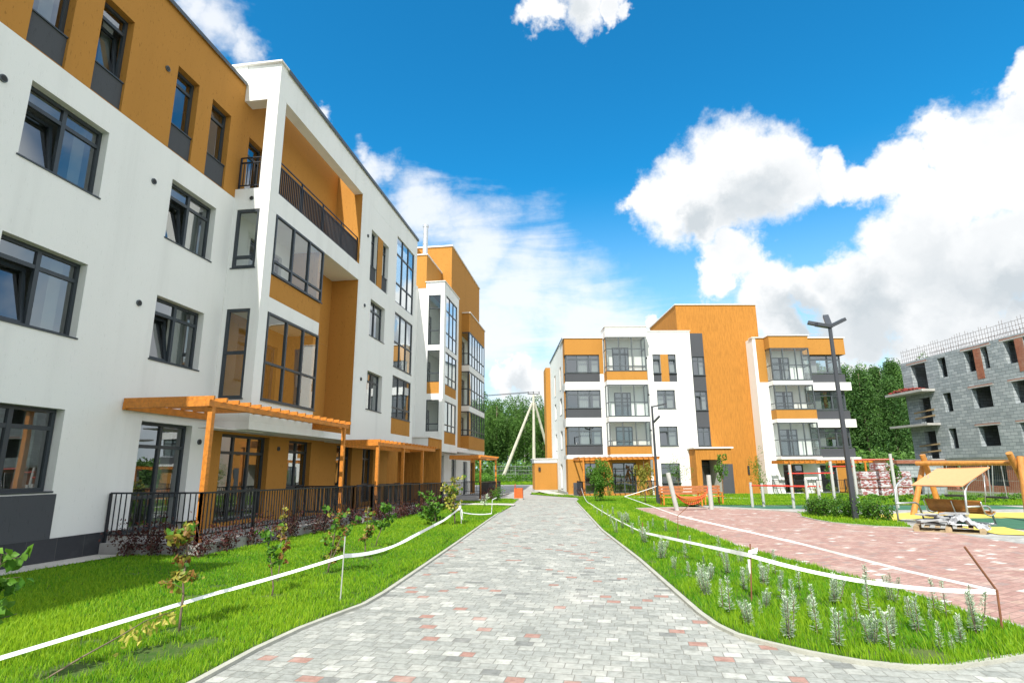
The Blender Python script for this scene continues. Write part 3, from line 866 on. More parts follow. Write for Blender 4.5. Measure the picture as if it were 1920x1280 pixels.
# --- section B (v = -1.1, s 20.4 .. 27.8)
hb = [(21.5, 22.25, 9.32, 11.58), (22.85, 23.6, 9.32, 11.58), (21.74, 23.42, 7.03, 8.58), (21.74, 23.42, 4.0, 5.56),
      (24.68, 27.35, 9.32, 12.78), (24.72, 27.4, 6.25, 8.85), (24.72, 27.4, 3.2, 5.85)]
b = MB(); wall(b, 20.4, 27.8, 2.65, 13.699, V + 0.002, V + 0.32, [h for h in hb]
               ); b.build('wall', M_WHITE, LB)
b = MB(); b.box(22.25, 22.85, V + 0.0, V + 0.03, 9.32, 11.58); b.box(24.72, 27.4, V + 0.0, V + 0.3, 3.2, 3.9); b.build('wall', M_OCHRE, LB)
b = MB(); b.box(21.5, 22.25, V + 0.06, V + 0.3, 9.33, 10.02); b.box(22.85, 23.6, V + 0.06, V + 0.3, 9.33, 10.02); b.build('cladding_panel', M_GREY, LB)
b = MB(); b.box(20.386, 20.398, V + 0.015, -0.004, 2.9, 8.945); b.box(20.386, 20.398, V + 0.37, -0.004, 9.604, 13.6); b.box(20.386, 20.398, V + 0.015, V + 0.368, 9.604, 12.625); b.box(20.402, 20.6, V + 0.33, 3.0, 9.6, 13.6); b.build('wall', M_OCHRE, LB)
b = MB(); wall(b, V + 0.33, 3.0, 2.65, 13.69, 0, 0.2, fn=side_fn(27.598)); b.build('wall', M_WHITE, LB)
b = MB(); b.box(20.61, 27.59, V + 0.33, 0.3, 2.652, 2.9); b.build('soffit', M_WHITE, LB)
std(LB, 21.5, 22.25, 10.02, 11.58, V + 0.2, mul=False, curtain=[(21.9, 22.2)], sill=0.17); std(LB, 22.85, 23.6, 10.02, 11.58, V + 0.2, mul=False, curtain=[(23.2, 23.5)], sill=0.17)
std(LB, 21.74, 23.42, 7.03, 8.58, V + 0.2, curtain=[(21.8, 22.2), (22.8, 23.3)]); std(LB, 21.74, 23.42, 4.0, 5.56, V + 0.2, curtain=[(21.8, 22.1), (22.7, 23.3)])
window(LB, 24.68, 27.35, 9.32, 12.78, V + 0.06, (25.57, 26.46), (11.75, 10.3), fr=0.06, name='loggia_glazing', sill=False)
window(LB, 24.72, 27.4, 6.25, 8.85, V + 0.06, (25.61, 26.5), (7.45,), fr=0.06, name='loggia_glazing', sill=0.08)
window(LB, 24.72, 27.4, 3.93, 5.85, V + 0.06, (25.61, 26.5), (4.4,), fr=0.06, name='loggia_glazing', sill=0.08)
for z in (11.1, 8.1, 5.1): vent(LB, 21.1, z, V)
# --- ground floor, s 10.98 .. 28.3
gh = [(14.5, 16.85, 0.25, 2.62), (18.05, 19.6, 1.05, 2.6), (21.7, 23.2, 0.25, 2.57), (24.35, 25.6, 0.25, 2.57)]
b = MB(); wall(b, 13.951, 27.45, -0.3, 2.679, 0.004, TH, gh); b.build('wall', M_OCHRE, LB)
b = MB(); wall(b, 27.451, 29.0, -0.3, 3.2, 0.002, TH); b.build('wall', M_ORANGE, LB)
window(LB, 14.5, 16.85, 0.25, 2.62, 0.2, (15.28, 16.06), (2.12, 1.05), name='glazed_door', sill=False)
std(LB, 18.05, 19.6, 1.05, 2.6, 0.2, curtain=[(18.9, 19.5)])
std(LB, 21.7, 23.2, 0.25, 2.57, 0.2, tr=2.1, low=1.0, name='glazed_door', sill=False)
std(LB, 24.35, 25.6, 0.25, 2.57, 0.2, tr=2.1, low=1.0, name='glazed_door', sill=False)
vent(LB, 17.4, 2.3, 0.0)
b = MB(); b.box(13.0, 15.2, -0.75, -0.35, 2.655, 2.68); b.build('soffit_light', M_COPING, LB)
# --- section behind the photographer's left (throws the shade on the near lawn)
b = MB(); b.box(-12, -2.2, -1.7, 0.0, 2.7, 13.75); b.build('wall', M_WHITE, LB)
# --- connecting part and stair core
b = MB(); wall(b, 27.81, 34.8, -0.3, 13.4, 1.0, 1.3, [(30.35, 31.7, 0.1, 2.6)]); b.build('wall', M_WHITE, LB)
b = MB(); wall(b, 29.9, 32.2, -0.3, 2.9, 0.97, 1.0, [(30.35, 31.7, 0.1, 2.6)]); b.box(32.2, 32.5, -1.4, 0.969, -0.35, 2.749)
b.box(29.9, 32.5, -1.402, -1.34, 2.75, 3.28); b.build('wall', M_ORANGE, LB)
b = MB(); b.box(29.88, 32.498, -1.339, 0.998, 2.75, 3.28); b.build('entrance_canopy', M_WHITE, LB)
b = MB(); b.box(29.82, 32.55, -1.46, 0.99, 3.281, 3.34); b.build('coping', M_COPING, LB)
w = window(LB, 30.35, 31.7, 0.1, 2.6, 1.1, (), (2.1,), name='entrance_door', sill=False)
MB().tube([(30.6, 1.02, 0.9), (30.6, 1.02, 1.7)], 0.02).build('handle', M_STEEL, w)
# --- white block
B = -0.8
sh2 = [(-0.55, 0.27, 9.45, 12.8), (-0.55, 0.27, 6.3, 9.1), (-0.55, 0.27, 3.2, 5.91)]
b = MB()
wall(b, B, 5.0, 2.9, 13.69, 0, 0.25, sh2 + [(-0.55, 0.27, 13.69, 13.69)], fn=side_fn(34.8))
fh2 = [(35.3, 38.4, 9.4, 12.9), (35.3, 38.4, 6.3, 9.1), (35.3, 38.4, 3.2, 5.9)]
wall(b, 34.801, 38.9, 2.7, 13.69, B + 0.001, B + 0.25, fh2)
wall(b, B + 0.25, 0.5, 2.7, 13.69, 0, 0.2, fn=side_fn(38.7))
b.build('wall', M_WHITE, LB)
b = MB(); wall(b, 0.3, 5.0, 0.0, 2.899, 0.002, 0.25, fn=side_fn(34.8)); b.build('wall', M_WHITE, LB)
b = MB()
b.box(34.83, 35.0, -0.549, 0.269, 6.302, 7.05); b.box(35.301, 38.399, B + 0.03, B + 0.2, 6.302, 6.95); b.box(35.301, 38.399, B + 0.03, B + 0.2, 3.202, 3.95)
b.build('wall', M_OCHRE, LB)
b = MB(); b.box(34.83, 35.0, -0.549, 0.269, 3.21, 3.95); b.box(35.05, 38.69, B + 0.251, 0.45, 2.75, 3.0); b.box(35.05, 38.69, B + 0.251, 0.45, 5.95, 6.25); b.box(35.05, 38.69, B + 0.251, 0.45, 9.1, 9.4); b.build('loggia_floor', M_WHITE, LB)
b = MB(); b.box(34.72, 38.95, B - 0.06, 0.5, 13.692, 13.74); b.build('coping', M_COPING, LB)
for (z0, z1, tz) in ((9.45, 12.8, (11.9, 10.4)), (7.05, 9.1, (7.6,)), (3.95, 5.91, (4.4,))):
    window(LB, -0.55, 0.27, z0, z1, 0.05, (), tz, fr=0.055, fn=side_fn(34.8), glass=M_LGLASS, name='loggia_glazing', sill=False)
for (z0, z1, tz) in ((9.4, 12.9, (11.9, 10.4)), (6.95, 9.1, (7.5,)), (3.95, 5.9, (4.4,))):
    window(LB, 35.3, 38.4, z0, z1, B + 0.06, (36.33, 37.36), tz, fr=0.06, name='loggia_glazing', sill=False)
b = MB()
wall(b, 34.85, 38.7, 2.9, 13.3, 0.501, 0.6, [(35.4, 36.4, 3.2, 5.4), (35.4, 36.4, 6.4, 8.6), (35.4, 36.4, 9.5, 11.7)]); b.build('wall', M_INNER, LB)
for z in (3.2, 6.4, 9.5): std(LB, 35.4, 36.4, z, z + 2.2, 0.55, name='glazed_door', sill=False)
# upper ochre block, tower
b = MB(); b.box(34.79, 39.4, 0.45, 4.0, 13.3, 15.62); b.box(38.6, 49.0, -0.3, 5.5, 12.5, 17.7); b.box(38.9, 42.2, -0.3, 1.0, 2.8, 12.499); b.box(36.5, 41, 1.9, 4.5, 15.7, 17.15); b.build('wall', M_OCHRE, LB)
b = MB(); b.box(34.72, 39.45, 0.38, 4.05, 15.622, 15.69); b.box(38.52, 49.08, -0.38, 5.6, 17.702, 17.8); b.build('coping', M_COPING, LB)
b = MB(); b.box(49.001, 49.1, -0.3, 5.5, 3, 17.7); b.build('wall', M_WHITE, LB)
b = MB(); b.tube([(35.3, 0.75, 15.6), (35.3, 0.75, 17.9)], 0.17, 16); b.tube([(35.3, 0.75, 17.85), (35.3, 0.75, 18.0)], 0.2, 16); b.tube([(35.3, 0.75, 16.6), (35.3, 0.75, 16.66)], 0.185, 16)
b.build('chimney_pipe', M_STEEL, LB, smooth=False)
# glass corner bays
C = -0.9
b = MB(); b.box(42.2, 48.5, C, 0.0, 12.05, 13.55); b.box(42.2, 48.5, C, 0.0, 3.1, 4.05); b.build('wall', M_OCHRE, LB)
b = MB(); b.box(42.2, 48.5, C, 0.0, 8.96, 9.42); b.box(42.2, 48.5, C, 0.0, 5.9, 6.3); b.box(38.9, 49.0, C + 0.1, 0.3, 2.8, 3.098)
wall(b, 42.2, 49, 3.1, 12.5, 0.001, 0.3, [(43, 44.6, 4.2, 5.6), (43, 44.6, 6.4, 8.6), (43, 44.6, 9.5, 11.7)]); b.build('wall', M_WHITE, LB)
b = MB(); b.box(42.12, 48.58, C - 0.08, 0.0, 13.552, 13.62); b.build('coping', M_COPING, LB)
for (z0, z1, tz) in ((9.43, 12.04, 10.35), (6.31, 8.95, 7.6), (4.06, 5.89, 4.5)):
    window(LB, 42.2, 48.5, z0, z1, C + 0.04, (43.3, 44.35, 45.4, 46.45, 47.5), (tz,), fr=0.07, glass=M_LGLASS, name='loggia_glazing', sill=False)
    window(LB, C + 0.08, -0.02, z0, z1, 0.04, (), (tz,), fr=0.07, fn=side_fn(42.2), glass=M_LGLASS, name='loggia_glazing', sill=False)
for z in (4.2, 6.4, 9.5): std(LB, 43, 44.6, z, z + (1.4 if z < 5 else 2.2), 0.12, sill=False)
# ground floor far
gh = [(37.3, 38.4, 0.7, 2.55), (40.6, 42.0, -0.2, 2.3), (44.3, 45.9, -0.3, 2.2), (47.2, 48.6, -0.3, 2.15)]
b = MB(); wall(b, 34.802, 47.0, -0.5, 2.799, 0.0, 0.3, gh[:3]); b.build('wall', M_WHITE, LB)
b = MB(); wall(b, 47.001, 49.0, -0.5, 2.799, 0.0, 0.3, gh[3:]); b.build('wall', M_OCHRE, LB)
for g in gh: std(LB, *g, 0.2, sill=False, name='glazed_door')
b = MB(); b.box(37.25, 38.45, -0.02, 0.0, -0.4, 0.68); b.build('cladding_panel', M_GREY, LB)
# interior: floors and rear walls so that rooms read as rooms
b = MB()
for z in (0.1, 3.02, 6.02, 8.97, 12.4):
    b.box(-10, 27.5, 0.34, 5.5, z, z + 0.25); b.box(28.2, 48.9, 1.35, 5.5, z, z + 0.25)
b.box(-10, 49, 5.5, 5.7, -0.4, 13.0)
for s in (2.0, 6.4, 10.6, 14.0, 17.6, 20.65, 24.2): b.box(s, s + 0.14, 0.34, 5.5, 0.3, 12.9)
b.build('interior', M_INNER, LB)

# ================================================================== RIGHT BUILDING
A9 = R(9.4)
RB = thing('apartment_building', 'four storey white and orange apartment building facing the camera, with tall orange stair tower', 'apartment building', (-1.6, 47.0, 0), A9)
GB = -0.65
# left block with corner windows
rows = [(9.38, 10.9), (6.42, 7.93), (3.45, 4.95)]
b = MB()
for (z0, z1) in ((7.93, 8.6), (4.95, 5.65), (2.36, 2.67)):
    b.box(-0.4, 2.82, 0.0, 0.3, z0, z1); b.box(-0.4, -0.1, 0.301, 2.2, z0, z1)
b.box(2.5, 2.82, 0.001, 0.3, 5.651, 7.929); b.box(2.5, 2.82, 0.001, 0.3, 2.671, 4.949); b.box(2.5, 2.82, 0.001, 0.3, 8.601, 9.26)
b.build('wall', M_WHITE, RB)
b = MB()
b.box(-0.4, 2.82, 0.0, 0.3, 10.9, 12.3); b.box(2.5, 2.82, 0.0, 0.3, 9.261, 10.899); b.box(-0.4, -0.1, 0.301, 1.3, 10.9, 12.3)
for (z0, z1) in rows: b.box(-0.4, -0.1, 0.75, 1.3, z0 - 0.78, z1 - 0.001)
wall(b, -0.4, 6.3, GB, 2.359, 0.0, 0.3, [(0.95, 1.95, -0.35, 2.02), (3.2, 5.1, -0.35, 2.02)])
wall(b, 0.301, 1.3, GB, 2.359, 0, 0.3, fn=side_fn(-0.4))
b.build('wall', M_OCHRE, RB)
b = MB()
for (z0, z1) in rows: b.box(-0.36, 2.5, 0.03, 0.28, z0 - 0.78, z0 - 0.06); b.box(-0.36, -0.1, 0.281, 0.75, z0 - 0.78, z0 - 0.06)
b.build('cladding_panel', M_GREY, RB)
for (z0, z1) in rows:
    window(RB, -0.3, 2.5, z0, z1, 0.14, (0.62, 1.6), (z1 - 0.38,), fr=0.08, fmat=M_FRAMEL, sill=0.16, curtain=[(0.7, 1.5), (1.9, 2.4)])
    window(RB, 0.18, 0.75, z0, z1, 0.1, (), (z1 - 0.38,), fr=0.06, fn=side_fn(-0.4), fmat=M_FRAMEL, sill=0.1)
window(RB, 0.95, 1.95, -0.35, 2.02, 0.15, (), (1.55,), name='glazed_door', sill=False, fmat=M_FRAMEL)
window(RB, 3.2, 5.1, -0.35, 2.02, 0.15, (4.15,), (1.55,), name='glazed_door', sill=False, fmat=M_FRAMEL)
b = MB(); b.box(-0.5, 2.85, -0.07, 3.0, 12.302, 12.37); b.build('coping', M_COPING, RB)
b = MB(); b.box(0.0, 0.5, -0.02, 0.0, GB, 0.5); b.build('cladding_panel', M_GREY, RB)
# side wall
b = MB()
hs = [(3.1, 4.1, 8.38, 10.48), (7.8, 8.9, 8.4, 10.48), (2.9, 4.4, 6.2, 7.68), (7.7, 9.0, 6.15, 7.68), (3.0, 4.5, 3.24, 4.82), (7.7, 9.0, 3.24, 4.82),
      (3.8, 5.2, -0.1, 2.0), (8.6, 9.5, -0.1, 2.05)]
wall(b, 1.301, 13.0, GB, 12.58, 0, 0.3, hs, fn=side_fn(-0.4))
b.build('wall', M_WHITE, RB)
b = MB(); wall(b, 13.001, 15.5, 2.0, 12.1, -0.5, 0.3, fn=side_fn(-0.4)); b.box(-0.36, -0.2, 3.35, 3.75, 8.38, 10.48); b.box(-0.36, -0.2, 8.1, 8.5, 8.4, 10.48); b.build('wall', M_OCHRE, RB)
b = MB(); b.box(-0.46, -0.42, 1.28, 13.0, 12.5, 12.66); b.build('coping_edge', M_DARKCOP, RB)
for h in hs: window(RB, h[0], h[1], h[2], h[3], 0.18, (), (h[3] - 0.4,), fn=side_fn(-0.4), sill=0.2)
b = MB(); b.box(-0.3, 20, 13.0, 13.2, GB, 12); b.build('wall', M_WHITE, RB)
# annex
b = MB(); b.box(-2.55, -0.42, 8.0, 11.5, -0.3, 2.15); b.build('annex_wall', M_OCHRE, RB)
b = MB(); b.box(-2.6, -0.42, 7.95, 11.5, 2.151, 2.5); b.box(-2.7, -0.42, 7.85, 11.6, 2.501, 2.56); b.build('annex_roof', M_WHITE, RB)
b = MB(); b.box(-2.58, -0.425, 7.97, 11.6, GB, -0.301); b.box(-0.43, -0.405, 0.3, 7.96, GB - 0.05, -0.25); b.build('plinth', M_CONC, RB)
b = MB(); b.box(-2.2, -2.0, 7.9, 8.0, 1.4, 1.75); b.build('wall_lamp', M_BLACK, RB)
# left bay column (front v = -1.2)
BV = -1.2
b = MB()
b.box(2.85, 6.3, BV, 0.6, 12.16, 12.98)
b.box(2.85, 6.15, BV, 0.0, 8.21, 8.55); b.box(2.85, 6.15, BV, 0.0, 5.23, 5.63); b.box(2.85, 6.15, BV, 0.0, 2.4, 2.66)
wall(b, 2.83, 6.3, 2.361, 12.159, 0.0, 0.3, [(3.6, 5.0, 9.4, 11.5), (3.6, 5.0, 5.7, 7.7), (3.6, 5.0, 3.35, 4.9)])
b.build('wall', M_WHITE, RB)
b = MB(); b.box(2.85, 6.15, BV, 0.0, 8.551, 9.3); b.box(2.85, 6.15, BV, 0.0, 2.661, 3.3); b.build('wall', M_OCHRE, RB)
b = MB(); b.box(2.78, 6.38, BV - 0.07, 0.7, 12.982, 13.04); b.build('coping', M_COPING, RB)
for (z0, z1, tz) in ((9.32, 12.15, (11.15, 9.72)), (5.64, 8.2, (6.77,)), (3.32, 5.22, (3.72,))):
    window(RB, 2.87, 6.13, z0, z1, BV + 0.05, (3.95, 5.0), tz, fr=0.06, fmat=M_FRAMEL, glass=M_LGLASS, name='loggia_glazing', sill=0.08)
    for sx, kk in ((2.85, 0.05), (6.15, -0.05)):
        window(RB, BV + 0.1, -0.01, z0, z1, kk, (), tz, fr=0.05, fn=side_fn(sx), fmat=M_FRAMEL, glass=M_LGLASS, name='loggia_glazing', sill=False)
std(RB, 3.6, 5.0, 9.4, 11.5, 0.1, name='glazed_door', sill=False, fmat=M_FRAMEL); std(RB, 3.6, 5.0, 5.7, 7.7, 0.1, name='glazed_door', sill=False, fmat=M_FRAMEL)
std(RB, 3.6, 5.0, 3.35, 4.9, 0.1, name='glazed_door', sill=False, fmat=M_FRAMEL)
# white middle section
hm = [(7.0, 7.66, 8.58, 10.91), (8.32, 8.98, 8.58, 10.91), (7.18, 8.7, 6.36, 7.9), (7.18, 8.7, 3.33, 4.9), (7.14, 8.68, GB, 1.96)]
b = MB(); wall(b, 6.301, 10.3, GB, 12.9, 0.0, 0.3, hm); wall(b, 0.301, 5.0, GB, 12.9, 0, 0.2, fn=side_fn(10.1)); wall(b, 0.601, 5.0, 12, 12.9, 0, 0.2, fn=side_fn(6.3)); b.build('wall', M_WHITE, RB)
b = MB(); b.box(7.661, 8.319, -0.012, 0.0, 8.58, 10.91); b.build('wall', M_OCHRE, RB)
b = MB(); b.box(7.0, 7.66, 0.05, 0.28, 8.59, 9.28); b.box(8.32, 8.98, 0.05, 0.28, 8.59, 9.28); b.box(7.14, 8.68, 0.05, 0.28, GB, 0.4); b.build('cladding_panel', M_GREY, RB)
b = MB(); b.box(6.39, 10.36, -0.06, 0.5, 12.902, 12.96); b.build('coping', M_COPING, RB)
std(RB, 7.0, 7.66, 9.3, 10.91, 0.15, mul=False, tilt='L', fmat=M_FRAMEL, curtain=[(7.1, 7.6)]); std(RB, 8.32, 8.98, 9.3, 10.91, 0.15, mul=False, tilt='L', fmat=M_FRAMEL, curtain=[(8.4, 8.9)])
std(RB, 7.18, 8.7, 6.36, 7.9, 0.15, fmat=M_FRAMEL, curtain=[(7.3, 7.8), (8.1, 8.6)]); std(RB, 7.18, 8.7, 3.33, 4.9, 0.15, tilt='L', fmat=M_FRAMEL, curtain=[(8.1, 8.6)])
std(RB, 7.14, 8.68, 0.42, 1.96, 0.15, fmat=M_FRAMEL)
for z in (10.6, 7.5, 4.6): vent(RB, 6.5, z, 0.0)
# stair tower (front v = 1.0)
T = 1.0
b = MB()
wall(b, 11.76, 16.7, GB, 15.5, T, T + 0.3); wall(b, 9.6, 11.759, 12.96, 15.5, T, T + 0.3)
wall(b, T + 0.3, 9.5, 12.0, 15.5, 0, 0.2, fn=side_fn(9.6)); wall(b, T + 0.3, 9.5, 12.0, 15.5, 0, 0.2, fn=side_fn(16.5))
b.build('wall', M_ORANGE, RB)
ht = [(10.72, 11.74, 9.28, 10.9), (10.72, 11.74, 6.3, 7.92), (10.72, 11.74, 3.35, 4.88)]
b = MB(); wall(b, 10.3, 11.758, GB, 12.959, T, T + 0.3, ht); b.build('wall', M_GREY, RB)
for k, h in enumerate(ht): std(RB, *h, T + 0.12, fmat=M_FRAMEL, tilt='L' if k == 1 else None, curtain=[(11.3, 11.7)] if k < 2 else None)
b = MB(); b.box(9.5, 16.8, T - 0.08, 9.6, 15.502, 15.58); b.build('coping', M_COPING, RB)
b = MB(); b.box(14.6, 14.75, T - 0.08, T - 0.001, 1.0, 1.7); b.build('wall_lamp', M_BLACK, RB)
# entrance portal
E0 = -1.5
b = MB(); wall(b, 9.5, 12.35, GB, 3.05, E0, E0 + 0.3, [(9.92, 11.45, GB - 0.1, 2.19)]); b.box(9.5, 9.8, E0 + 0.301, -0.002, GB, 3.05); b.box(12.05, 12.35, E0 + 0.301, T - 0.002, GB, 3.05)
b.box(9.8, 12.05, E0 + 0.301, T - 0.002, 2.2, 3.05); b.build('entrance_portal', M_ORANGE, RB)
b = MB(); b.box(9.35, 12.5, E0 - 0.12, T - 0.002, 3.052, 3.17); b.build('canopy_roof', M_COPING, RB)
b = MB(); b.box(11.43, 11.46, E0 + 0.05, T - 0.02, GB, 2.19); b.build('wall', M_INNER, RB)
b = MB(); b.box(11.46, 12.36, E0 - 0.03, E0 - 0.002, GB, 1.85); b.build('cladding_panel', M_GREY, RB)
w = window(RB, 9.93, 11.4, -0.45, 2.1, T - 0.1, (10.5,), (1.7,), name='entrance_door', sill=False)
# right section
Q = 0.85
b = MB()
b.box(15.5, 15.75, -0.3, T - 0.002, GB, 12.22)
b.box(15.751, 16.5, -0.3, 0.0, GB, 8.45)
wall(b, 16.5, 19.8, GB, 12.2, 0.001, 0.3, [(17.0, 18.6, 8.55, 10.6), (17.0, 18.6, 6.2, 7.7), (17.0, 18.6, 2.45, 4.6), (17.1, 18.75, -0.45, 1.75)])
b.box(16.45, 19.75, BV, 0.0, 8.12, 8.48); b.box(16.45, 19.75, BV, 0.0, 5.08, 5.36); b.box(16.45, 19.75, BV, 0.0, 2.18, 2.42)
for (z0, z1) in ((7.88, 8.55), (4.77, 5.44), (1.85, 2.33)): b.box(19.81, 24.0, 0.55, 3.0, z0, z1)
wall(b, 19.81, 22.0, GB, 1.849, Q, Q + 0.3, [(20.6, 21.99, -0.45, 1.7)])
b.build('wall', M_WHITE, RB)
b = MB()
b.box(15.751, 16.5, -0.3, 0.0, 8.451, 12.15); b.box(16.45, 19.75, BV, 0.0, 11.18, 12.2); b.box(19.81, 23.9, 0.6, 3.0, 10.97, 12.4)
b.box(16.45, 19.75, BV, 0.0, 5.361, 6.1); b.box(22.001, 23.5, Q, Q + 0.3, GB, 1.849); b.box(23.2, 23.5, Q + 0.301, 6, GB, 1.849)
b.build('wall', M_OCHRE, RB)
b = MB(); b.box(15.42, 16.5, -0.38, 0.3, 12.222, 12.3); b.box(16.42, 19.85, BV - 0.08, 0.4, 12.202, 12.28); b.box(19.86, 23.98, 0.52, 3.1, 12.402, 12.48); b.build('coping', M_COPING, RB)
for (z0, z1, tz, rr) in ((8.5, 11.17, (9.75,), 8.55), (6.12, 8.11, (6.62,), 6.2), (2.43, 5.07, (3.7,), 2.45)):
    window(RB, 16.5, 19.72, z0, z1, BV + 0.05, (17.5, 18.55), tz, fr=0.07, fmat=M_FRAMEL, glass=M_LGLASS, name='loggia_glazing', sill=0.08)
    for sx, kk in ((16.46, 0.05), (19.75, -0.05)):
        window(RB, BV + 0.1, -0.01, z0, z1, kk, (), tz, fr=0.06, fn=side_fn(sx), fmat=M_FRAMEL, glass=M_LGLASS, name='loggia_glazing', sill=False)
for (z0, z1) in ((8.55, 10.6), (6.2, 7.7), (2.45, 4.6)): std(RB, 17.0, 18.6, z0, z1, 0.1, name='glazed_door', sill=False)
b = MB()
for z in (8.56, 5.45, 2.34): b.box(19.81, 23.7, 0.75, 3.0, z, z + 0.72)
b.build('cladding_panel', M_GREY, RB)
for (z0, z1) in ((9.36, 10.96), (6.25, 7.87), (3.15, 4.76)):
    window(RB, 19.9, 23.55, z0, z1, Q + 0.1, (20.9, 22.4), (z1 - 0.4,), fr=0.09, fmat=M_FRAMEL, sill=0.16, curtain=[(21.0, 21.6)])
    window(RB, Q + 0.1, 2.9, z0, z1, -0.1, (), (z1 - 0.4,), fr=0.09, fn=side_fn(23.55), fmat=M_FRAMEL, sill=False)
std(RB, 17.1, 18.75, -0.45, 1.75, 0.12, name='glazed_door', sill=False); std(RB, 20.6, 21.99, -0.45, 1.7, Q + 0.12, name='glazed_door', sill=False)
b = MB()
for z in (-0.5, 2.4, 5.4, 8.3):
    b.box(-0.05, 9.9, 0.35, 6.0, z - 0.25, z); b.box(11.9, 19.8, T + 0.35, 6.0, z - 0.25, z); b.box(19.9, 23.4, Q + 0.35, 6.0, z - 0.1, z)
b.box(-0.05, 23.5, 6.0, 6.2, GB, 12.0)
for s in (2.9, 6.5, 19.82): b.box(s, s + 0.12, 1.4, 6.0, GB, 12.0)
b.build('interior', M_INNER, RB)
b = MB(); b.box(-0.1, 23.0, 1.4, 13.0, 12.0, 12.15); b.build('roof', M_CONC, RB)
b = MB()
for (s0, s1, z) in ((0.3, 2.75, 12.4), (16.9, 22.5, 12.5)):
    b.beam((s0, 1.5, z + 0.5), (s1, 1.5, z + 0.5), 0.03, 0.03); b.beam((s0, 1.5, z + 0.25), (s1, 1.5, z + 0.25), 0.02, 0.02)
    n = int((s1 - s0) / 1.1)
    for i in range(n + 1): x = s0 + (s1 - s0) * i / n; b.beam((x, 1.5, z - 0.3), (x, 1.5, z + 0.5), 0.03, 0.03)
b.build('roof_railing', M_STEEL, RB)

# ================================================================== UNFINISHED BUILDING
UB = thing('unfinished_building', 'bare grey block and red brick building under construction with empty window holes', 'building', (28.9, 54.5, 0), R(-80.6))
b = MB()
hu = []
for off in (0, 3.6, 7.2, 10.8, 14.4, 18.0):
    for (z0, z1) in ((5.9, 7.47), (3.0, 4.53)): hu.append((5.4 + off, 7.15 + off, z0, z1))
for off in (0, 3.65, 7.3, 10.95, 14.6):
    hu += [(5.3 + off, 6.22 + off, 8.77, 10.45), (6.9 + off, 7.5 + off, 8.77, 10.45)]
hu += [(2.5, 3.35, 8.78, 10.45), (2.45, 3.3, 5.92, 7.47), (2.42, 3.2, 2.95, 4.56)]
hu += [(-0.7, 1.05, 8.1, 10.4), (-0.4, 0.95, 5.15, 7.4), (-0.4, 0.95, 2.15, 4.5)]
wall(b, -1.9, 26, 2.15, 10.78, 0, 0.4, hu)
wall(b, 0.41, 12, 2.15, 10.6, 0, 0.4, fn=side_fn(-1.9))
b.box(-1.0, 26, 5.5, 5.7, -1, 10.5)
for s in (1.5, 4.3, 8.3, 12, 15.6): b.box(s, s + 0.2, 0.45, 5.5, 2.2, 10.5)
b.box(-1.4, 25.9, 0.42, 5.45, 10.5, 10.7)  # roof slab, added to keep the sun out of the top rooms
b.build('block_wall', M_BLOCK, UB)
b = MB()
for off in (0, 3.65, 7.3, 10.95, 14.6): b.box(6.221 + off, 6.899 + off, -0.02, 0.3, 8.08, 10.46)
wall(b, 0.2, 26, -0.4, 1.98, 0.25, 0.6, [(1.9, 2.7, -0.3, 1.7), (4.9, 6.9, 0.05, 1.7), (9, 11, 0.05, 1.7), (12.8, 14.6, 0.05, 1.7)])
b.build('brick_wall', M_BRICK, UB)
b = MB()
for z in (7.78, 4.9, 1.99): b.box(-1.85, 26, 0.03, 5.5, z, z + 0.17)
b.box(-3.0, 1.7, -1.15, 0.0, 7.8, 8.0); b.box(-3.0, 1.7, -1.15, 0.0, 4.92, 5.1); b.box(-3.2, 1.5, -1.15, 0.0, 1.98, 2.14)
b.box(0.19, 26, 0.2, 0.6, -1.3, -0.401)
b.build('floor_slab', M_CONC, UB)
b = MB()
for off in (0, 3.6, 7.2, 10.8, 14.4):
    for z in (7.47, 4.53): b.box(5.1 + off, 7.5 + off, -0.02, 0.2, z, z + 0.1, 1); b.box(5.1 + off, 7.4 + off, -0.015, 0.2, z + 0.101, z + 0.17, 0)
for off in (0, 3.65, 7.3, 10.95): b.box(5.0 + off, 7.9 + off, -0.02, 0.2, 10.47, 10.58, 1); b.box(5.0 + off, 7.8 + off, -0.015, 0.2, 10.581, 10.66, 0)
b.box(-1.2, 1.4, -0.02, 0.2, 10.42, 10.52, 1); b.box(-1.2, 1.3, -0.015, 0.2, 10.521, 10.6, 0)
b.build('lintel', [M_BRICK, M_CONC], UB)
b = MB(); rr = random.Random(3)
for v in (0.15, 3.0):
    for i in range(105):
        s = -1.8 + i * 0.264
        b.beam((s, v, 10.7), (s + rr.uniform(-.04, .04), v, 12.0 + rr.uniform(-.25, .1)), 0.018, 0.018)
    for z in (11.1, 11.45, 11.8): b.beam((-1.8, v, z), (26, v, z), 0.02, 0.02)
b.build('rebar', mat('rusty_rebar', (0.16, 0.13, 0.12), 0.8), UB)
b = MB()
for (s, z) in ((-.6, 6.2), (-.6, 5.7), (-.6, 3.3), (-.6, 2.75)): b.beam((s - 0.5, -0.05, z - 0.05), (1.3, -0.05, z + 0.08), 0.03, 0.12)
b.build('guard_plank', mat('old_plank', (0.35, 0.25, 0.13), 0.9, 0, 0.3, 5), UB)
b = MB(); rr = random.Random(8)
for i in range(170):
    s = rr.uniform(-2.8, 0.9); v = rr.uniform(-1.0, -0.1); h = max(0, 0.36 - abs(s + 1.1) * 0.13) * rr.random()
    a = rr.uniform(0, 3); c, d = math.cos(a) * 0.13, math.sin(a) * 0.13
    b.beam((s - c, v - d, 8.04 + h), (s + c, v + d, 8.05 + h + rr.uniform(-.03, .05)), 0.12, 0.07)
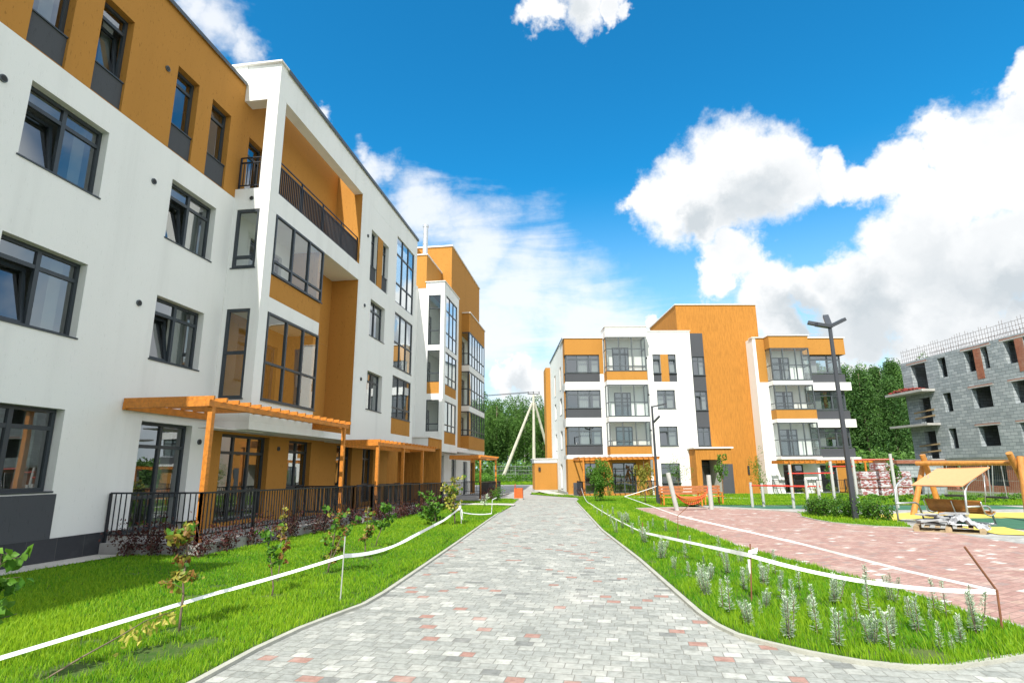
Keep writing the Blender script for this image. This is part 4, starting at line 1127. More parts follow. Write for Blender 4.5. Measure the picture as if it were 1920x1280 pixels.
tag(b.build('brick_pile', mat('loose_red_brick', (0.26, 0.05, 0.04), 0.9, 0, 0.3, 5)), 'heap of dark red bricks on the balcony slab of the unfinished building', 'bricks')
bpy.data.objects['brick_pile'].location = (28.9, 54.5, 0); bpy.data.objects['brick_pile'].rotation_euler = (0, 0, R(-80.6))

#@@REST@@
# ================================================================== PERGOLAS, FENCES, TERRACES
def pergola(name_label, loc, rz, s0, s1, depth, zb, posts, over=0.15, nraf=None, step=0.42, ground=None):
    """local x along the beam, y towards the wall (0 = outer beam), wall at y = depth"""
    t = thing('pergola', name_label, 'pergola', loc, rz)
    b = MB(); b.box(s0, s1, -0.04, 0.05, zb + 0.03, zb + 0.16); b.build('beam', M_WOOD, t, bevel=0.006)
    b = MB(); b.box(s0, s1, depth - 0.07, depth, zb, zb + 0.16); b.build('wall_beam', M_WOOD, t)
    for e in (s0, s1 - 0.09):
        b = MB(); b.box(e, e + 0.09, 0.051, depth - 0.071, zb + 0.032, zb + 0.158); b.build('side_beam', M_WOOD, t)
    n = nraf or int((s1 - s0 - 0.1) / step)
    for i in range(n + 1):
        x = s0 + 0.01 + (s1 - s0 - 0.09) * i / n
        b = MB(); b.box(x, x + 0.055, -over, depth - 0.005, zb + 0.161, zb + 0.25); b.build('rafter', M_WOOD, t)
    for p in posts:
        b = MB(); b.box(p, p + 0.11, -0.055, 0.055, ground(p), zb + 0.029); b.build('post', M_WOOD, t, bevel=0.006)
    return t


pergola('largest orange timber pergola on the near left terrace', (-8.0, 0, 0), R(90), 11.0, 18.1, 1.99, 2.92, (11.1, 17.75), 0.12, ground=lambda p: -0.1)
pergola('orange timber pergola over the second left terrace, below the overhanging white wall', (-7.6, 0, 0), R(90), 19.75, 27.4, 1.29, 2.43, (19.8, 22.6, 25.3), 0.12, ground=lambda p: -0.4)
pergola('small far timber pergola at the end of the left building', (-7.1, 0, 0), R(90), 36.3, 42.9, 1.99, 2.25, (36.4, 42.4), 0.15, ground=lambda p: -0.5)
PR = lambda s, v: (-1.6 + s * math.cos(A9) - v * math.sin(A9), 47 + s * math.sin(A9) + v * math.cos(A9))
x, y = PR(0, -3)
pergola('timber pergola behind the bushy green pine, against the left half of the facing building', (x, y, 0), A9, 0.05, 6.2, 2.98, 2.2, (0.35, 5.7), 0.25, step=0.4, ground=lambda p: -0.6)
pergola('timber pergola under the right half of the facing building behind the grey exercise posts', (x, y, 0), A9, 15.6, 22.6, 1.78, 1.83, (16.1, 21.9), 0.25, step=0.4, ground=lambda p: -0.7)

# terraces
def slab(name, x0, x1, y0, y1, top, m):
    b = MB()
    n = 4
    for i in range(n):
        a = y0 + (y1 - y0) * i / n; c = y0 + (y1 - y0) * (i + 1) / n
        za, zc = gz(a) + top, gz(c) + top
        P = [(x0, a, za), (x1, a, za), (x1, c, zc), (x0, c, zc)]
        b.face(P)
        b.face([(x1, a, za - 0.5), (x1, c, zc - 0.5), (x1, c, zc), (x1, a, za)])
        if i == 0: b.face([(x0, a, za - 0.5), (x1, a, za - 0.5), (x1, a, za), (x0, a, za)])
        if i == n - 1: b.face([(x1, c, zc - 0.5), (x0, c, zc - 0.5), (x0, c, zc), (x1, c, zc)])
    o = b.build(name, m); o['kind'] = 'structure'; return o


slab('terrace', -9.99, -7.75, 10.9, 18.8, 0.24, M_TERR)
slab('terrace', -9.99, -7.45, 18.9, 28.6, 0.2, M_TERR)
slab('terrace', -10.9, -9.0, 28.61, 34.7, 0.12, M_TERR)
slab('terrace', -9.99, -7.0, 36.0, 48.5, 0.12, M_TERR)
sheet('wall_gravel_strip', [(-9.98, -10), (-9.35, -10), (-9.35, 10.88), (-9.98, 10.88)], M_GRAVEL, 0.03)
sheet('cross_path', [(-8.9, 30.9), (-5.2, 31.0), (-4.15, 30.4), (-4.3, 32.3), (-5.4, 32.6), (-8.9, 32.9)], M_GRAVEL, 0.05)
sheet('garden_path', [(-1.5, 43.6), (3.6, 40.9), (6.0, 39.0), (7.3, 40.0), (9.6, 38.2), (10.3, 39.2), (8.5, 41.0), (9.0, 46.9), (7.4, 46.8), (6.8, 41.0), (3.8, 42.1), (-1.2, 45)], M_GRAVEL, 0.05)
sheet('kerb_path', [(-4.6, 56), (-2.2, 47.2), (-1.7, 47.1), (-1.5, 46), (-3.2, 46.3), (-5.2, 54)], M_GRAVEL, 0.055)


def fence(label, pts, top=0.98, gap=0.115):
    c = pts[0]
    t = thing('metal_railing', label, 'railing', (c[0], c[1], gz(c[1])))
    P = [(x - c[0], y - c[1], gz(y) - gz(c[1])) for x, y in pts]
    for k in range(len(P) - 1):
        railing(t, [P[k], P[k + 1]], 0.30, top + 0.24, gap, 'railing_panel', post=1.9, bar=0.013)
    return t


fence('dark steel railing round the nearest left terrace', [(-9.95, 10.98), (-7.9, 10.98), (-7.9, 18.6), (-9.95, 18.6)])
fence('dark steel railing round the second left terrace below the two storey glazing', [(-9.9, 19.2), (-7.5, 19.2), (-7.5, 28.4), (-9.9, 28.4)])
fence('short inner railing along the ramp between the two left terraces', [(-9.0, 21.5), (-9.0, 28.2)], 0.98)
fence('railing of the far left terrace beside the small pergola', [(-9.9, 36.3), (-7.1, 36.3), (-7.1, 44.5), (-9.9, 44.5)], 0.92)
p = [PR(0.3, -0.1), PR(0.3, -3.05), PR(5.9, -3.05), PR(5.9, -0.1)]
fence('thin railing behind the green pine under the facing pergola', p, 0.85, 0.14)
p = [PR(15.9, -0.4), PR(15.9, -2.9), PR(22.4, -2.9), PR(22.4, 0.6)]
fence('thin railing of the terrace under the right hand pergola', p, 0.8, 0.14)

# ================================================================== LAMPS, BIN, POLE
t = thing('street_lamp', 'tall dark square lamp post with four angled flat heads standing in the hedge bed', 'street lamp', (8.62, 21.22, gz(21.2)))
b = MB(); b.box(-0.1, 0.1, -0.1, 0.1, 0, 0.05); b.build('base_plate', M_LAMP, t)
b = MB()
for k, (z0, z1, w0, w1) in enumerate([(0.05, 6.72, 0.078, 0.05)]):
    v = [(sx * w, sy * w, z) for z, w in ((z0, w0), (z1, w1)) for sx, sy in ((-1, -1), (1, -1), (1, 1), (-1, 1))]
    b.v = v; b.f = [(0, 3, 2, 1), (4, 5, 6, 7), (0, 1, 5, 4), (1, 2, 6, 5), (2, 3, 7, 6), (3, 0, 4, 7)]; b.mi = [0] * 6
b.build('post', M_LAMP, t, bevel=0.01)
for k, (az, up, L) in enumerate(((170, 0.30, 0.72), (75, 0.80, 0.9), (20, 0.45, 0.72), (200, 0.10, 0.55))):
    a = R(az); d = Vector((math.cos(a), math.sin(a), up)).normalized()
    p0 = Vector((0, 0, 6.66)); p1 = p0 + d * L
    b = MB(); b.beam(p0, p1, 0.19, 0.12); h = b.build('lamp_head', M_LAMP, t, bevel=0.01)
    b = MB(); n = Vector((0, 0, -0.048)); b.beam(p0 + d * 0.3 * L + n, p1 - d * 0.04 + n, 0.11, 0.012); b.build('led_panel', mat('led_glass', (0.75, 0.74, 0.7), 0.3), h)
t = thing('street_lamp', 'slender grey lamp post with two short arms in front of the white wall', 'street lamp', (3.35, 31.9, gz(31.9)))
b = MB(); b.tube([(0, 0, 0), (0.0, 0, 1.0)], 0.11, 10); b.tube([(0, 0, 1.0), (-0.03, 0, 5.2)], [0.075, 0.055], 10); b.build('post', M_LAMP, t)
b = MB(); b.beam((-0.03, 0, 5.15), (0.75, -0.1, 5.3), 0.14, 0.07); b.build('lamp_head', M_LAMP, t)
b = MB(); b.beam((0, -0.02, 4.3), (0.32, -0.25, 4.62), 0.12, 0.08); b.build('lamp_head', M_LAMP, t)

t = thing('litter_bin', 'orange slatted litter bin on a pale concrete foot at the end of the path', 'litter bin', (-5.02, 39.3, gz(39.3)))
b = MB(); b.box(-0.3, 0.3, -0.25, 0.25, 0, 0.09); b.build('foot', M_KERB, t)
b = MB()
for i in range(5): b.box(-0.28 + i * 0.114, -0.28 + i * 0.114 + 0.104, -0.24, -0.21, 0.09, 0.74); b.box(-0.28 + i * 0.114, -0.28 + i * 0.114 + 0.104, 0.21, 0.24, 0.09, 0.74)
for i in range(4): b.box(-0.28, -0.25, -0.2 + i * 0.1, -0.2 + i * 0.1 + 0.092, 0.09, 0.74); b.box(0.25, 0.28, -0.2 + i * 0.1, -0.2 + i * 0.1 + 0.092, 0.09, 0.74)
b.build('slatted_body', mat('red_orange_wood', (0.60, 0.12, 0.02), 0.6, 0, 0.2, 6), t)
b = MB(); b.tube([(-0.24, 0, 0.1), (-0.24, 0, 0.98), (-0.18, 0, 1.0)], 0.025, 6); b.build('handle_post', M_RED, t)

t = thing('power_pole', 'pale concrete power pole with two slanted braces in front of the trees', 'power pole', (-7.55, 75, 0.2))
b = MB(); b.tube([(0, 0, -0.3), (0.1, 0, 11.0)], [0.24, 0.13], 10); b.build('pole', M_POLE, t)
b = MB(); b.tube([(-4.1, -0.6, 0), (-0.1, 0, 9.9)], [0.24, 0.15], 8); b.build('brace', M_POLE, t)
b = MB(); b.tube([(2.6, 3.0, 0), (0.25, 0, 9.9)], [0.22, 0.14], 8); b.build('brace', M_POLE, t)
b = MB(); b.beam((-0.7, 0, 11.1), (0.95, 0, 11.1), 0.1, 0.1)
for xx in (-0.6, 0.1, 0.85): b.tube([(xx, 0, 11.1), (xx, 0, 11.45)], [0.05, 0.07], 6)
b.build('crossarm', mat('insulator', (0.10, 0.10, 0.10), 0.5), t)
b = MB()
for k, xx in enumerate((-0.6, 0.1, 0.85)):
    P = []
    for i in range(17):
        u = i / 16; P.append((-7.55 + xx + 0 - 45 * u, 75 - 3 * u + k * 0.2, 11.6 - 1.2 * math.sin(math.pi * u) + 1.0 * u))
    b.tube(P, 0.02, 4)
tag(b.build('power_line', M_BLACK), 'thin dark power cables running left from the concrete pole', 'cable')
t = thing('wire_fence', 'low grey wire mesh fence in the weeds beside the pole foot', 'fence', (-12, 70.5, 0.05))
b = MB()
for xx in (0.0, 2.6, 5.2, 7.8, 10.4): b.tube([(xx, 0, 0), (xx, 0, 2.0)], 0.04, 6)
b.build('fence_post', M_STEEL, t)
b = MB()
for i in range(52): b.beam((i * 0.2, 0, 0.2), (i * 0.2, 0, 1.9), 0.012, 0.012)
for z in (0.2, 0.6, 1.0, 1.4, 1.9): b.beam((0, 0, z), (10.4, 0, z), 0.03, 0.03)
b.build('fence_mesh', M_STEEL, t)

# ================================================================== PLAYGROUND
# exercise bars
def gp(x, y): return (x, y, gz(y))
def bars(label, posts, rails):
    o = posts[0]
    t = thing('exercise_bars', label, 'exercise bars', gp(o[0], o[1]))
    Z = gz(o[1])
    for (x, y, h) in posts:
        b = MB(); b.tube([(x - o[0], y - o[1], -0.05), (x - o[0], y - o[1], h)], 0.065, 12); b.build('post', M_BARS, t)
    for (i, j, z, ex) in rails:
        p, q = posts[i], posts[j]; P = Vector((p[0] - o[0], p[1] - o[1], z)); Q = Vector((q[0] - o[0], q[1] - o[1], z)); d = (Q - P).normalized() * ex
        b = MB(); b.tube([P - d, Q + d], 0.03, 8)
        b.build('red_bar', M_RED, t)
    return t
bars('low parallel exercise bars with two thin red rails, leftmost of the exercise posts', [(7.5, 29.6, 1.15), (9.35, 27.6, 1.3), (8.1, 29.9, 1.1), (9.95, 27.9, 1.25)], [(0, 1, 1.0, 0.1), (2, 3, 1.0, 0.1)])
bars('three stepped pull-up posts joined by high red bars beside the dark lamp', [(9.05, 28.6, 1.95), (11.0, 29.0, 2.1), (12.2, 29.5, 2.25), (13.6, 28.9, 2.4)], [(0, 1, 1.55, 0.1), (1, 2, 1.85, 0.1), (2, 3, 2.15, 0.12)])
# hammock between two leaning posts
t = thing('hammock', 'orange net hammock hung between two short grey posts beyond the red plaza', 'hammock', gp(3.58, 26.6))
b = MB(); b.tube([(0, 0, -0.05), (-0.3, 0, 1.62)], 0.1, 12); b.build('post', M_BARS, t)
b = MB(); b.tube([(1.6, 0.8, -0.05), (1.58, 0.8, 1.5)], 0.1, 12); b.build('post', M_BARS, t)
b = MB(); N = 16
def hm(u, w):
    x = -0.05 + 1.5 * u; y = 0.05 + 0.7 * u; sag = 0.55 * (4 * u * (1 - u)) ** 0.8
    return (x, y + w * 0.42 * math.sin(math.pi * min(1, max(0, u))) ** 0.6, 0.78 - sag + abs(w) ** 2 * 0.28 * math.sin(math.pi * u))
for i in range(N + 1):
    b.tube([hm(i / N, w / 4 - 1) for w in range(9)], 0.012, 4, caps=False)
for w in range(-4, 5):
    b.tube([hm(i / N, w / 4) for i in range(N + 1)], 0.014 if abs(w) < 4 else 0.03, 4, caps=False)
b.build('net', mat('orange_rope', (0.62, 0.12, 0.03), 0.8), t)
b = MB(); b.tube([hm(0, 0), (-0.25, 0, 1.0)], 0.02, 6); b.tube([hm(1, 0), (1.55, 0.8, 1.2)], 0.02, 6); b.build('rope', M_RED, t)
# timber bench and planter behind the hammock
def bench(label, loc, rz, L, group=None):
    t = thing('garden_bench', label, 'bench', loc, rz)
    b = MB()
    for k in range(4): b.box(-L / 2, L / 2, -0.28 + k * 0.13, -0.28 + k * 0.13 + 0.11, 0.42, 0.46)
    b.build('seat', M_WOOD, t)
    b = MB()
    for k in range(3): b.box(-L / 2, L / 2, 0.27, 0.30, 0.55 + k * 0.15, 0.55 + k * 0.15 + 0.12)
    b.build('backrest', mat('red_brown_wood', (0.36, 0.13, 0.045), 0.6, 0, 0.2, 5), t)
    for e in (-L / 2 + 0.1, L / 2 - 0.1):
        b = MB(); b.beam((e, -0.25, 0), (e, -0.25, 0.42), 0.07, 0.07); b.beam((e, 0.27, 0), (e, 0.33, 0.98), 0.07, 0.07); b.beam((e, -0.28, 0.62), (e, 0.3, 0.62), 0.06, 0.05); b.beam((e, -0.25, 0.4), (e, -0.25, 0.62), 0.06, 0.06)
        b.build('leg', M_WOOD, t)
    return t
bench('orange timber bench with a low slatted back seen behind the hammock', (4.35, 30.6, gz(30.6)), R(8), 2.1)
bench('second orange timber bench on the right, partly behind the hammock post', (6.1, 31.9, gz(31.9)), R(8), 1.1)

# log swing frame
t = thing('log_swing_frame', 'playground swing frame of round honey coloured logs', 'swing', gp(12.4, 24.0))
O = Vector((12.4, 24.0, gz(24)))
def lg(p, q, r0, r1, nm):
    b = MB(); b.tube([Vector(p) - O, Vector(q) - O], [r0, r1], 16); b.build(nm, M_LOG, t)
lg((12.2, 24.05, 1.68), (13.95, 21.0, 1.66), 0.085, 0.085, 'crossbeam')
lg((12.88, 24.2, -0.25), (12.38, 23.9, 2.0), 0.10, 0.095, 'log_leg')
lg((11.82, 24.1, -0.25), (12.62, 24.25, 1.9), 0.10, 0.09, 'log_leg')
lg((13.60, 20.85, -0.25), (13.86, 21.1, 1.86), 0.11, 0.10, 'log_leg')
lg((14.7, 21.9, -0.25), (13.55, 21.1, 1.98), 0.10, 0.095, 'log_leg')
for k, u in enumerate((0.25, 0.42, 0.62, 0.79)):
    P = Vector((12.2, 24.05, 1.6)).lerp(Vector((13.95, 21.0, 1.58)), u)
    b = MB(); b.tube([P - O, P - O + Vector((0, 0, -1.05))], 0.012, 5); b.build('chain', M_STEEL, t)
for u0, u1 in ((0.25, 0.42), (0.62, 0.79)):
    P = Vector((12.2, 24.05, 0.55)).lerp(Vector((13.95, 21.0, 0.53)), (u0 + u1) / 2)
    b = MB(); d = Vector((1.75, -3.05, 0)).normalized() * 0.3; b.beam(P - O - d, P - O + d, 0.2, 0.06); b.build('swing_seat', M_BLACK, t)
# canopy swing
t = thing('canopy_swing', 'hanging slatted bench with an orange fabric canopy on a bent grey tube frame', 'swing bench', gp(10.6, 20.0))
O = Vector((10.6, 20.0, gz(20)))
def rel(p): return Vector(p) - O
b = MB()
cA, cB, cC, cD = (10.06, 20.3, 1.0), (10.54, 18.6, 1.02), (11.97, 19.6, 1.54), (11.43, 21.3, 1.5)
nC = 8
for i in range(nC):
    for j in range(2):
        def q(u, v):
            a = Vector(cA).lerp(Vector(cB), u); d = Vector(cD).lerp(Vector(cC), u); p_ = a.lerp(d, v); p_.z -= 0.02 * math.sin(math.pi * u) ; return rel(p_)
        u0, u1, v0, v1 = i / nC, (i + 1) / nC, j / 2, (j + 1) / 2
        b.face([q(u0, v0), q(u1, v0), q(u1, v1), q(u0, v1)]); b.face([x - Vector((0, 0, 0.025)) for x in (q(u0, v1), q(u1, v1), q(u1, v0), q(u0, v0))])
for (p_, q_) in ((cA, cB), (cB, cC), (cC, cD), (cD, cA)): b.beam(rel(p_) - Vector((0, 0, 0.012)), rel(q_) - Vector((0, 0, 0.012)), 0.03, 0.03)
b.build('canopy', M_CANVAS, t)
def tubep(nm, pts, r=0.03, m=M_STEEL):
    b = MB(); b.tube([rel(p_) for p_ in pts], r, 8); b.build(nm, m, t, smooth=True)
for (sx, sy) in ((0, 0), (-1.05, 1.75)):
    g = lambda x, y, z: (x + sx, y + sy, z)
    tubep('frame_tube', [g(10.65, 18.75, -0.12), g(10.66, 18.75, 0.5), g(10.72, 18.8, 0.85), g(10.86, 18.93, 1.0), g(11.05, 19.05, 1.12), g(11.3, 19.2, 1.22)])
    tubep('frame_tube', [g(10.65, 18.75, 0.42), g(11.45, 19.2, 0.42), g(11.58, 19.27, 0.36), g(11.7, 19.32, -0.12)])
    tubep('frame_tube', [g(10.65, 18.75, -0.1), g(11.7, 19.32, -0.12)])
tubep('frame_tube', [(10.65, 18.75, -0.1), (9.6, 20.5, -0.1)])
tubep('frame_tube', [(11.7, 19.32, -0.1), (10.65, 21.07, -0.1)])
b = MB()
ax = Vector((-1.05, 1.75, 0)).normalized(); nrm = Vector((1.75, 1.05, 0)).normalized()
c0 = Vector((10.95, 19.75, 0))
for k in range(16):
    u = k / 15
    if u < 0.5: w = 0.05 + 0.02 * math.cos(u * 6); z = 0.56 - u * 0.62; w = 0.02 + 0.25 * u
    else: w = 0.145 + (u - 0.5) * 1.0; z = 0.25 - 0.06 * math.sin((u - 0.5) * 2 * math.pi)
    p_ = c0 + nrm * (w - 0.2); p_.z = z
    b.beam(rel(p_ - ax * 0.78), rel(p_ + ax * 0.78), 0.05, 0.028, up=(nrm * (1 - 1.6 * min(u, .6))) + Vector((0, 0, u)))
b.build('slatted_seat', M_SEAT, t)
for e in (-0.8, 0, 0.8):
    P = []
    for k in range(9):
        u = k / 8
        if u < 0.5: w = 0.0 + 0.25 * u; z = 0.56 - u * 0.62
        else: w = 0.125 + (u - 0.5) * 1.0; z = 0.22 - 0.06 * math.sin((u - 0.5) * 2 * math.pi)
        p_ = c0 + nrm * (w - 0.23) + ax * e; p_.z = z - 0.01; P.append(p_)
    tubep('seat_rib', P, 0.018)
for e in (-0.8, 0.8):
    p_ = c0 + ax * e; p_.z = 0.5; q_ = p_ + nrm * 0.2; q_.z = 1.3
    tubep('chain', [p_, q_], 0.01)
# pallet with slabs under film
t = thing('loaded_pallet', 'wooden pallet loaded with grey slabs and crumpled white film in front of the canopy swing', 'pallet', (9.35, 17.35, gz(17.3)), R(-30))
b = MB()
for v in (-0.45, 0, 0.45):
    b.box(-0.75, 0.75, v - 0.05, v + 0.05, 0.0, 0.03)
    for x_ in (-0.7, 0, 0.7): b.box(x_ - 0.07, x_ + 0.07, v - 0.05, v + 0.05, 0.03, 0.12)
for i in range(7): b.box(-0.75 + i * 0.232, -0.75 + i * 0.232 + 0.11, -0.5, 0.5, 0.12, 0.145)
b.build('pallet_base', mat('raw_wood', (0.36, 0.27, 0.16), 0.9, 0, 0.3, 6), t)
rr = random.Random(4)
for k in range(9):
    b = MB(); a = rr.uniform(0, 3); c = (rr.uniform(-.45, .25), rr.uniform(-.3, .3), 0.18 + 0.035 * k)
    d = Vector((math.cos(a), math.sin(a), rr.uniform(-.12, .12))) * 0.3
    b.beam(Vector(c) - d, Vector(c) + d, 0.26, 0.045); b.build('slab', mat('slab_grey', (0.36, 0.37, 0.38), 0.8, 0, 0.2, 8), t)
b = MB(); n = 22
def fl(i, j):
    u = i / n; v = j / n
    x = 0.0 + 0.85 * u; y = -0.5 + 1.0 * v
    h = 0.30 * math.exp(-((u - 0.3) ** 2) / 0.08) * (0.6 + 0.4 * math.sin(v * 3)) + 0.15
    return (x + 0.03 * math.sin(v * 21 + u * 5), y + 0.03 * math.sin(u * 17), h + 0.035 * math.sin(u * 31 + v * 13) + 0.03 * math.sin(v * 37 - u * 9))
for i in range(n):
    for j in range(n): b.face([fl(i, j), fl(i + 1, j), fl(i + 1, j + 1), fl(i, j + 1)])
b.build('film', mat('crumpled_film', (0.36, 0.37, 0.39), 0.35), t)

# brick pallets in wrapping, shed, site fence
k = 0
for (x, y, n) in ((18.6, 43.6, 3), (20.0, 43.9, 4), (21.3, 44.6, 3)):
    for j in range(n):
        t = thing('brick_pack', ['lowest', 'second', 'third', 'topmost'][j] + ' wrapped pack of red bricks in the %s stack by the far right pergola' % ('left', 'middle', 'right')[k], 'brick pack', (x, y, gz(y) + 0.02 + j * 0.56), R(9))
        rr = random.Random(k * 7 + j)
        b = MB()
        for c in range(6): b.box(-0.57 + rr.uniform(-.02, .02), 0.57 + rr.uniform(-.02, .02), -0.5 + rr.uniform(-.02, .02), 0.5, 0.06 + c * 0.079, 0.06 + c * 0.079 + 0.075)
        b.build('bricks', M_WRAP, t)
        b = MB(); b.box(-0.6, 0.6, -0.52, 0.52, 0.0, 0.055); b.build('pallet_board', M_STAKE, t)
    k += 1
t = thing('block_shed', 'small flat roofed grey block shed with a dark doorway beside the unfinished building', 'shed', (22.3, 46.5, gz(46)), R(9))
b = MB(); wall(b, 0, 3.4, -0.2, 2.2, 0, 0.25, [(0.9, 1.7, 0, 1.2)]); wall(b, 0.251, 3, -0.2, 2.2, 0, 0.2, fn=side_fn(0)); wall(b, 0.251, 3, -0.2, 2.2, 0, 0.2, fn=side_fn(3.2)); b._build('block_wall', M_BLOCK, t)
b = MB(); b.box(-0.15, 3.6, -0.15, 3.1, 2.201, 2.45); b.build('roof', M_BRICK, t)
t = thing('site_fence', 'leaning steel mesh site fence in front of the unfinished building', 'fence', (22.0, 40.5, gz(40)), R(-62))
b = MB()
for i in range(6):
    x = i * 2.6; b.tube([(x, 0, 0), (x + 0.25, 0.1, 2.1)], 0.03, 6); b.tube([(x + 2.5, 0, 0), (x + 2.6, 0.1, 2.1)], 0.03, 6)
b.build('fence_post', M_STEEL, t)
b = MB()
for i in range(6):
    x = i * 2.6
    for z in (0.15, 1.1, 2.05): b.beam((x + 0.05 + 0.1 * z, 0.05 * z, z), (x + 2.5 + 0.05 * z, 0.05 * z, z), 0.02, 0.02)
    for k in range(1, 24): u = x + k * 0.105; b.beam((u, 0, 0.15), (u + 0.15, 0.1, 2.05), 0.006, 0.006)
b.build('fence_mesh', M_STEEL, t)

# ================================================================== VEGETATION
rng = np.random.default_rng(11)


def mesh_np(name, V, F, m, tone=None, parent=None, smooth=False):
    """V (n,3), F list of (k,m) int arrays of polygons of equal size"""
    me = bpy.data.meshes.new(name)
    me.vertices.add(len(V)); me.vertices.foreach_set('co', np.asarray(V, np.float32).ravel())
    nl = sum(f.size for f in F); npoly = sum(len(f) for f in F)
    me.loops.add(nl); me.polygons.add(npoly)
    me.loops.foreach_set('vertex_index', np.concatenate([f.ravel() for f in F]).astype(np.int32))
    st = []; s0 = 0; tot = []
    for f in F:
        k = f.shape[1]; st.append(s0 + np.arange(len(f)) * k); s0 += f.size; tot.append(np.full(len(f), k))
    me.polygons.foreach_set('loop_start', np.concatenate(st).astype(np.int32))
    try: me.polygons.foreach_set('loop_total', np.concatenate(tot).astype(np.int32))
    except Exception: pass
    me.materials.append(m)
    if tone is not None:
        at = me.attributes.new('tone', 'FLOAT', 'POINT'); at.data.foreach_set('value', np.asarray(tone, np.float32))
    if smooth: me.polygons.foreach_set('use_smooth', np.ones(npoly, bool))
    me.update(calc_edges=True); me.validate()
    o = bpy.data.objects.new(name, me); COL.objects.link(o)
    if parent is not None: o.parent = parent
    return o


def leaves(P, size, tone=None, droop=0.0, aspect=0.55, normal=None, fold=0.18):
    """pointed leaves centred at P: two-part folded diamond (6 verts, 2 quads)"""
    n = len(P); s = size * rng.uniform(0.65, 1.3, n)
    d = rng.normal(size=(n, 3)); d[:, 2] -= droop
    d /= np.linalg.norm(d, axis=1)[:, None]
    a = rng.normal(size=(n, 3))
    if normal is not None: a = a * 0.6 + normal
    w = np.cross(d, a); w /= np.linalg.norm(w, axis=1)[:, None] + 1e-9
    u = np.cross(w, d)
    s = s[:, None]
    base = P - d * s * 0.5; tip = P + d * s * 0.5
    l = P - d * s * 0.08 + w * s * aspect * 0.5 + u * s * fold; r = P - d * s * 0.08 - w * s * aspect * 0.5 + u * s * fold
    l2 = P + d * s * 0.28 + w * s * aspect * 0.3 + u * s * fold * 0.6; r2 = P + d * s * 0.28 - w * s * aspect * 0.3 + u * s * fold * 0.6
    V = np.stack([base, l, l2, tip, r2, r], 1).reshape(-1, 3)
    i = np.arange(n)[:, None] * 6
    F = np.concatenate([i + np.array([[0, 1, 2, 3]]), i + np.array([[0, 3, 4, 5]])])
    t = rng.uniform(0, 1, n) if tone is None else tone
    return V, F, np.repeat(t, 6)


def noise3(P, f, seed=0):
    r = np.random.default_rng(seed); o = 0
    for k in range(5):
        w = r.normal(size=(3,)) * f; ph = r.uniform(0, 6.28); o = o + np.sin(P @ w + ph)
    return o / 5


def crown_points(n, c, rad, lobes, seed, hollow=0.35):
    """points concentrated in many clumps on the surface of a lumpy crown"""
    r = np.random.default_rng(seed); pts = []
    c = np.array(c); rad = np.array(rad)
    cl = r.normal(size=(lobes, 3)); cl /= np.linalg.norm(cl, axis=1)[:, None]
    cl *= r.uniform(hollow, 1.0, lobes)[:, None]
    cr = r.uniform(0.16, 0.36, lobes)
    k = r.choice(lobes, n, p=cr ** 2 / (cr ** 2).sum())
    q = r.normal(size=(n, 3)); q /= np.linalg.norm(q, axis=1)[:, None]; q *= r.uniform(0.5, 1.05, n)[:, None] ** 0.5
    P = c + (cl[k] + q * cr[k][:, None]) * rad
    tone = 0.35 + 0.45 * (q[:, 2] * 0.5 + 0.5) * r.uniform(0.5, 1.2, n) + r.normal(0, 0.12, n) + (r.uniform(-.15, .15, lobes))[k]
    return P, np.clip(tone, 0, 1)


def trunk_mesh(parent, m, h, r, limbs, seed, crown0, spread, name='trunk'):
    rr = random.Random(seed); b = MB()
    pts = []; x = y = 0
    for i in range(6):
        pts.append((x, y, h * i / 5)); x += rr.uniform(-1, 1) * h * 0.012; y += rr.uniform(-1, 1) * h * 0.012
    b.tube(pts, [r * (1 - 0.16 * i) for i in range(6)], 8)
    for k in range(limbs):
        z = crown0 + (h * 0.95 - crown0) * (k + 0.3) / limbs; a = rr.uniform(0, 6.28); L = spread * rr.uniform(0.5, 0.9) * (1.1 - 0.6 * z / h)
        p = Vector((0, 0, z)); q = p + Vector((math.cos(a) * L, math.sin(a) * L, L * rr.uniform(0.3, 0.8)))
        b.tube([p, p.lerp(q, 0.5) + Vector((0, 0, L * 0.06)), q], [r * 0.35, r * 0.22, r * 0.08], 5)
    return b.build(name, m, parent, smooth=True)


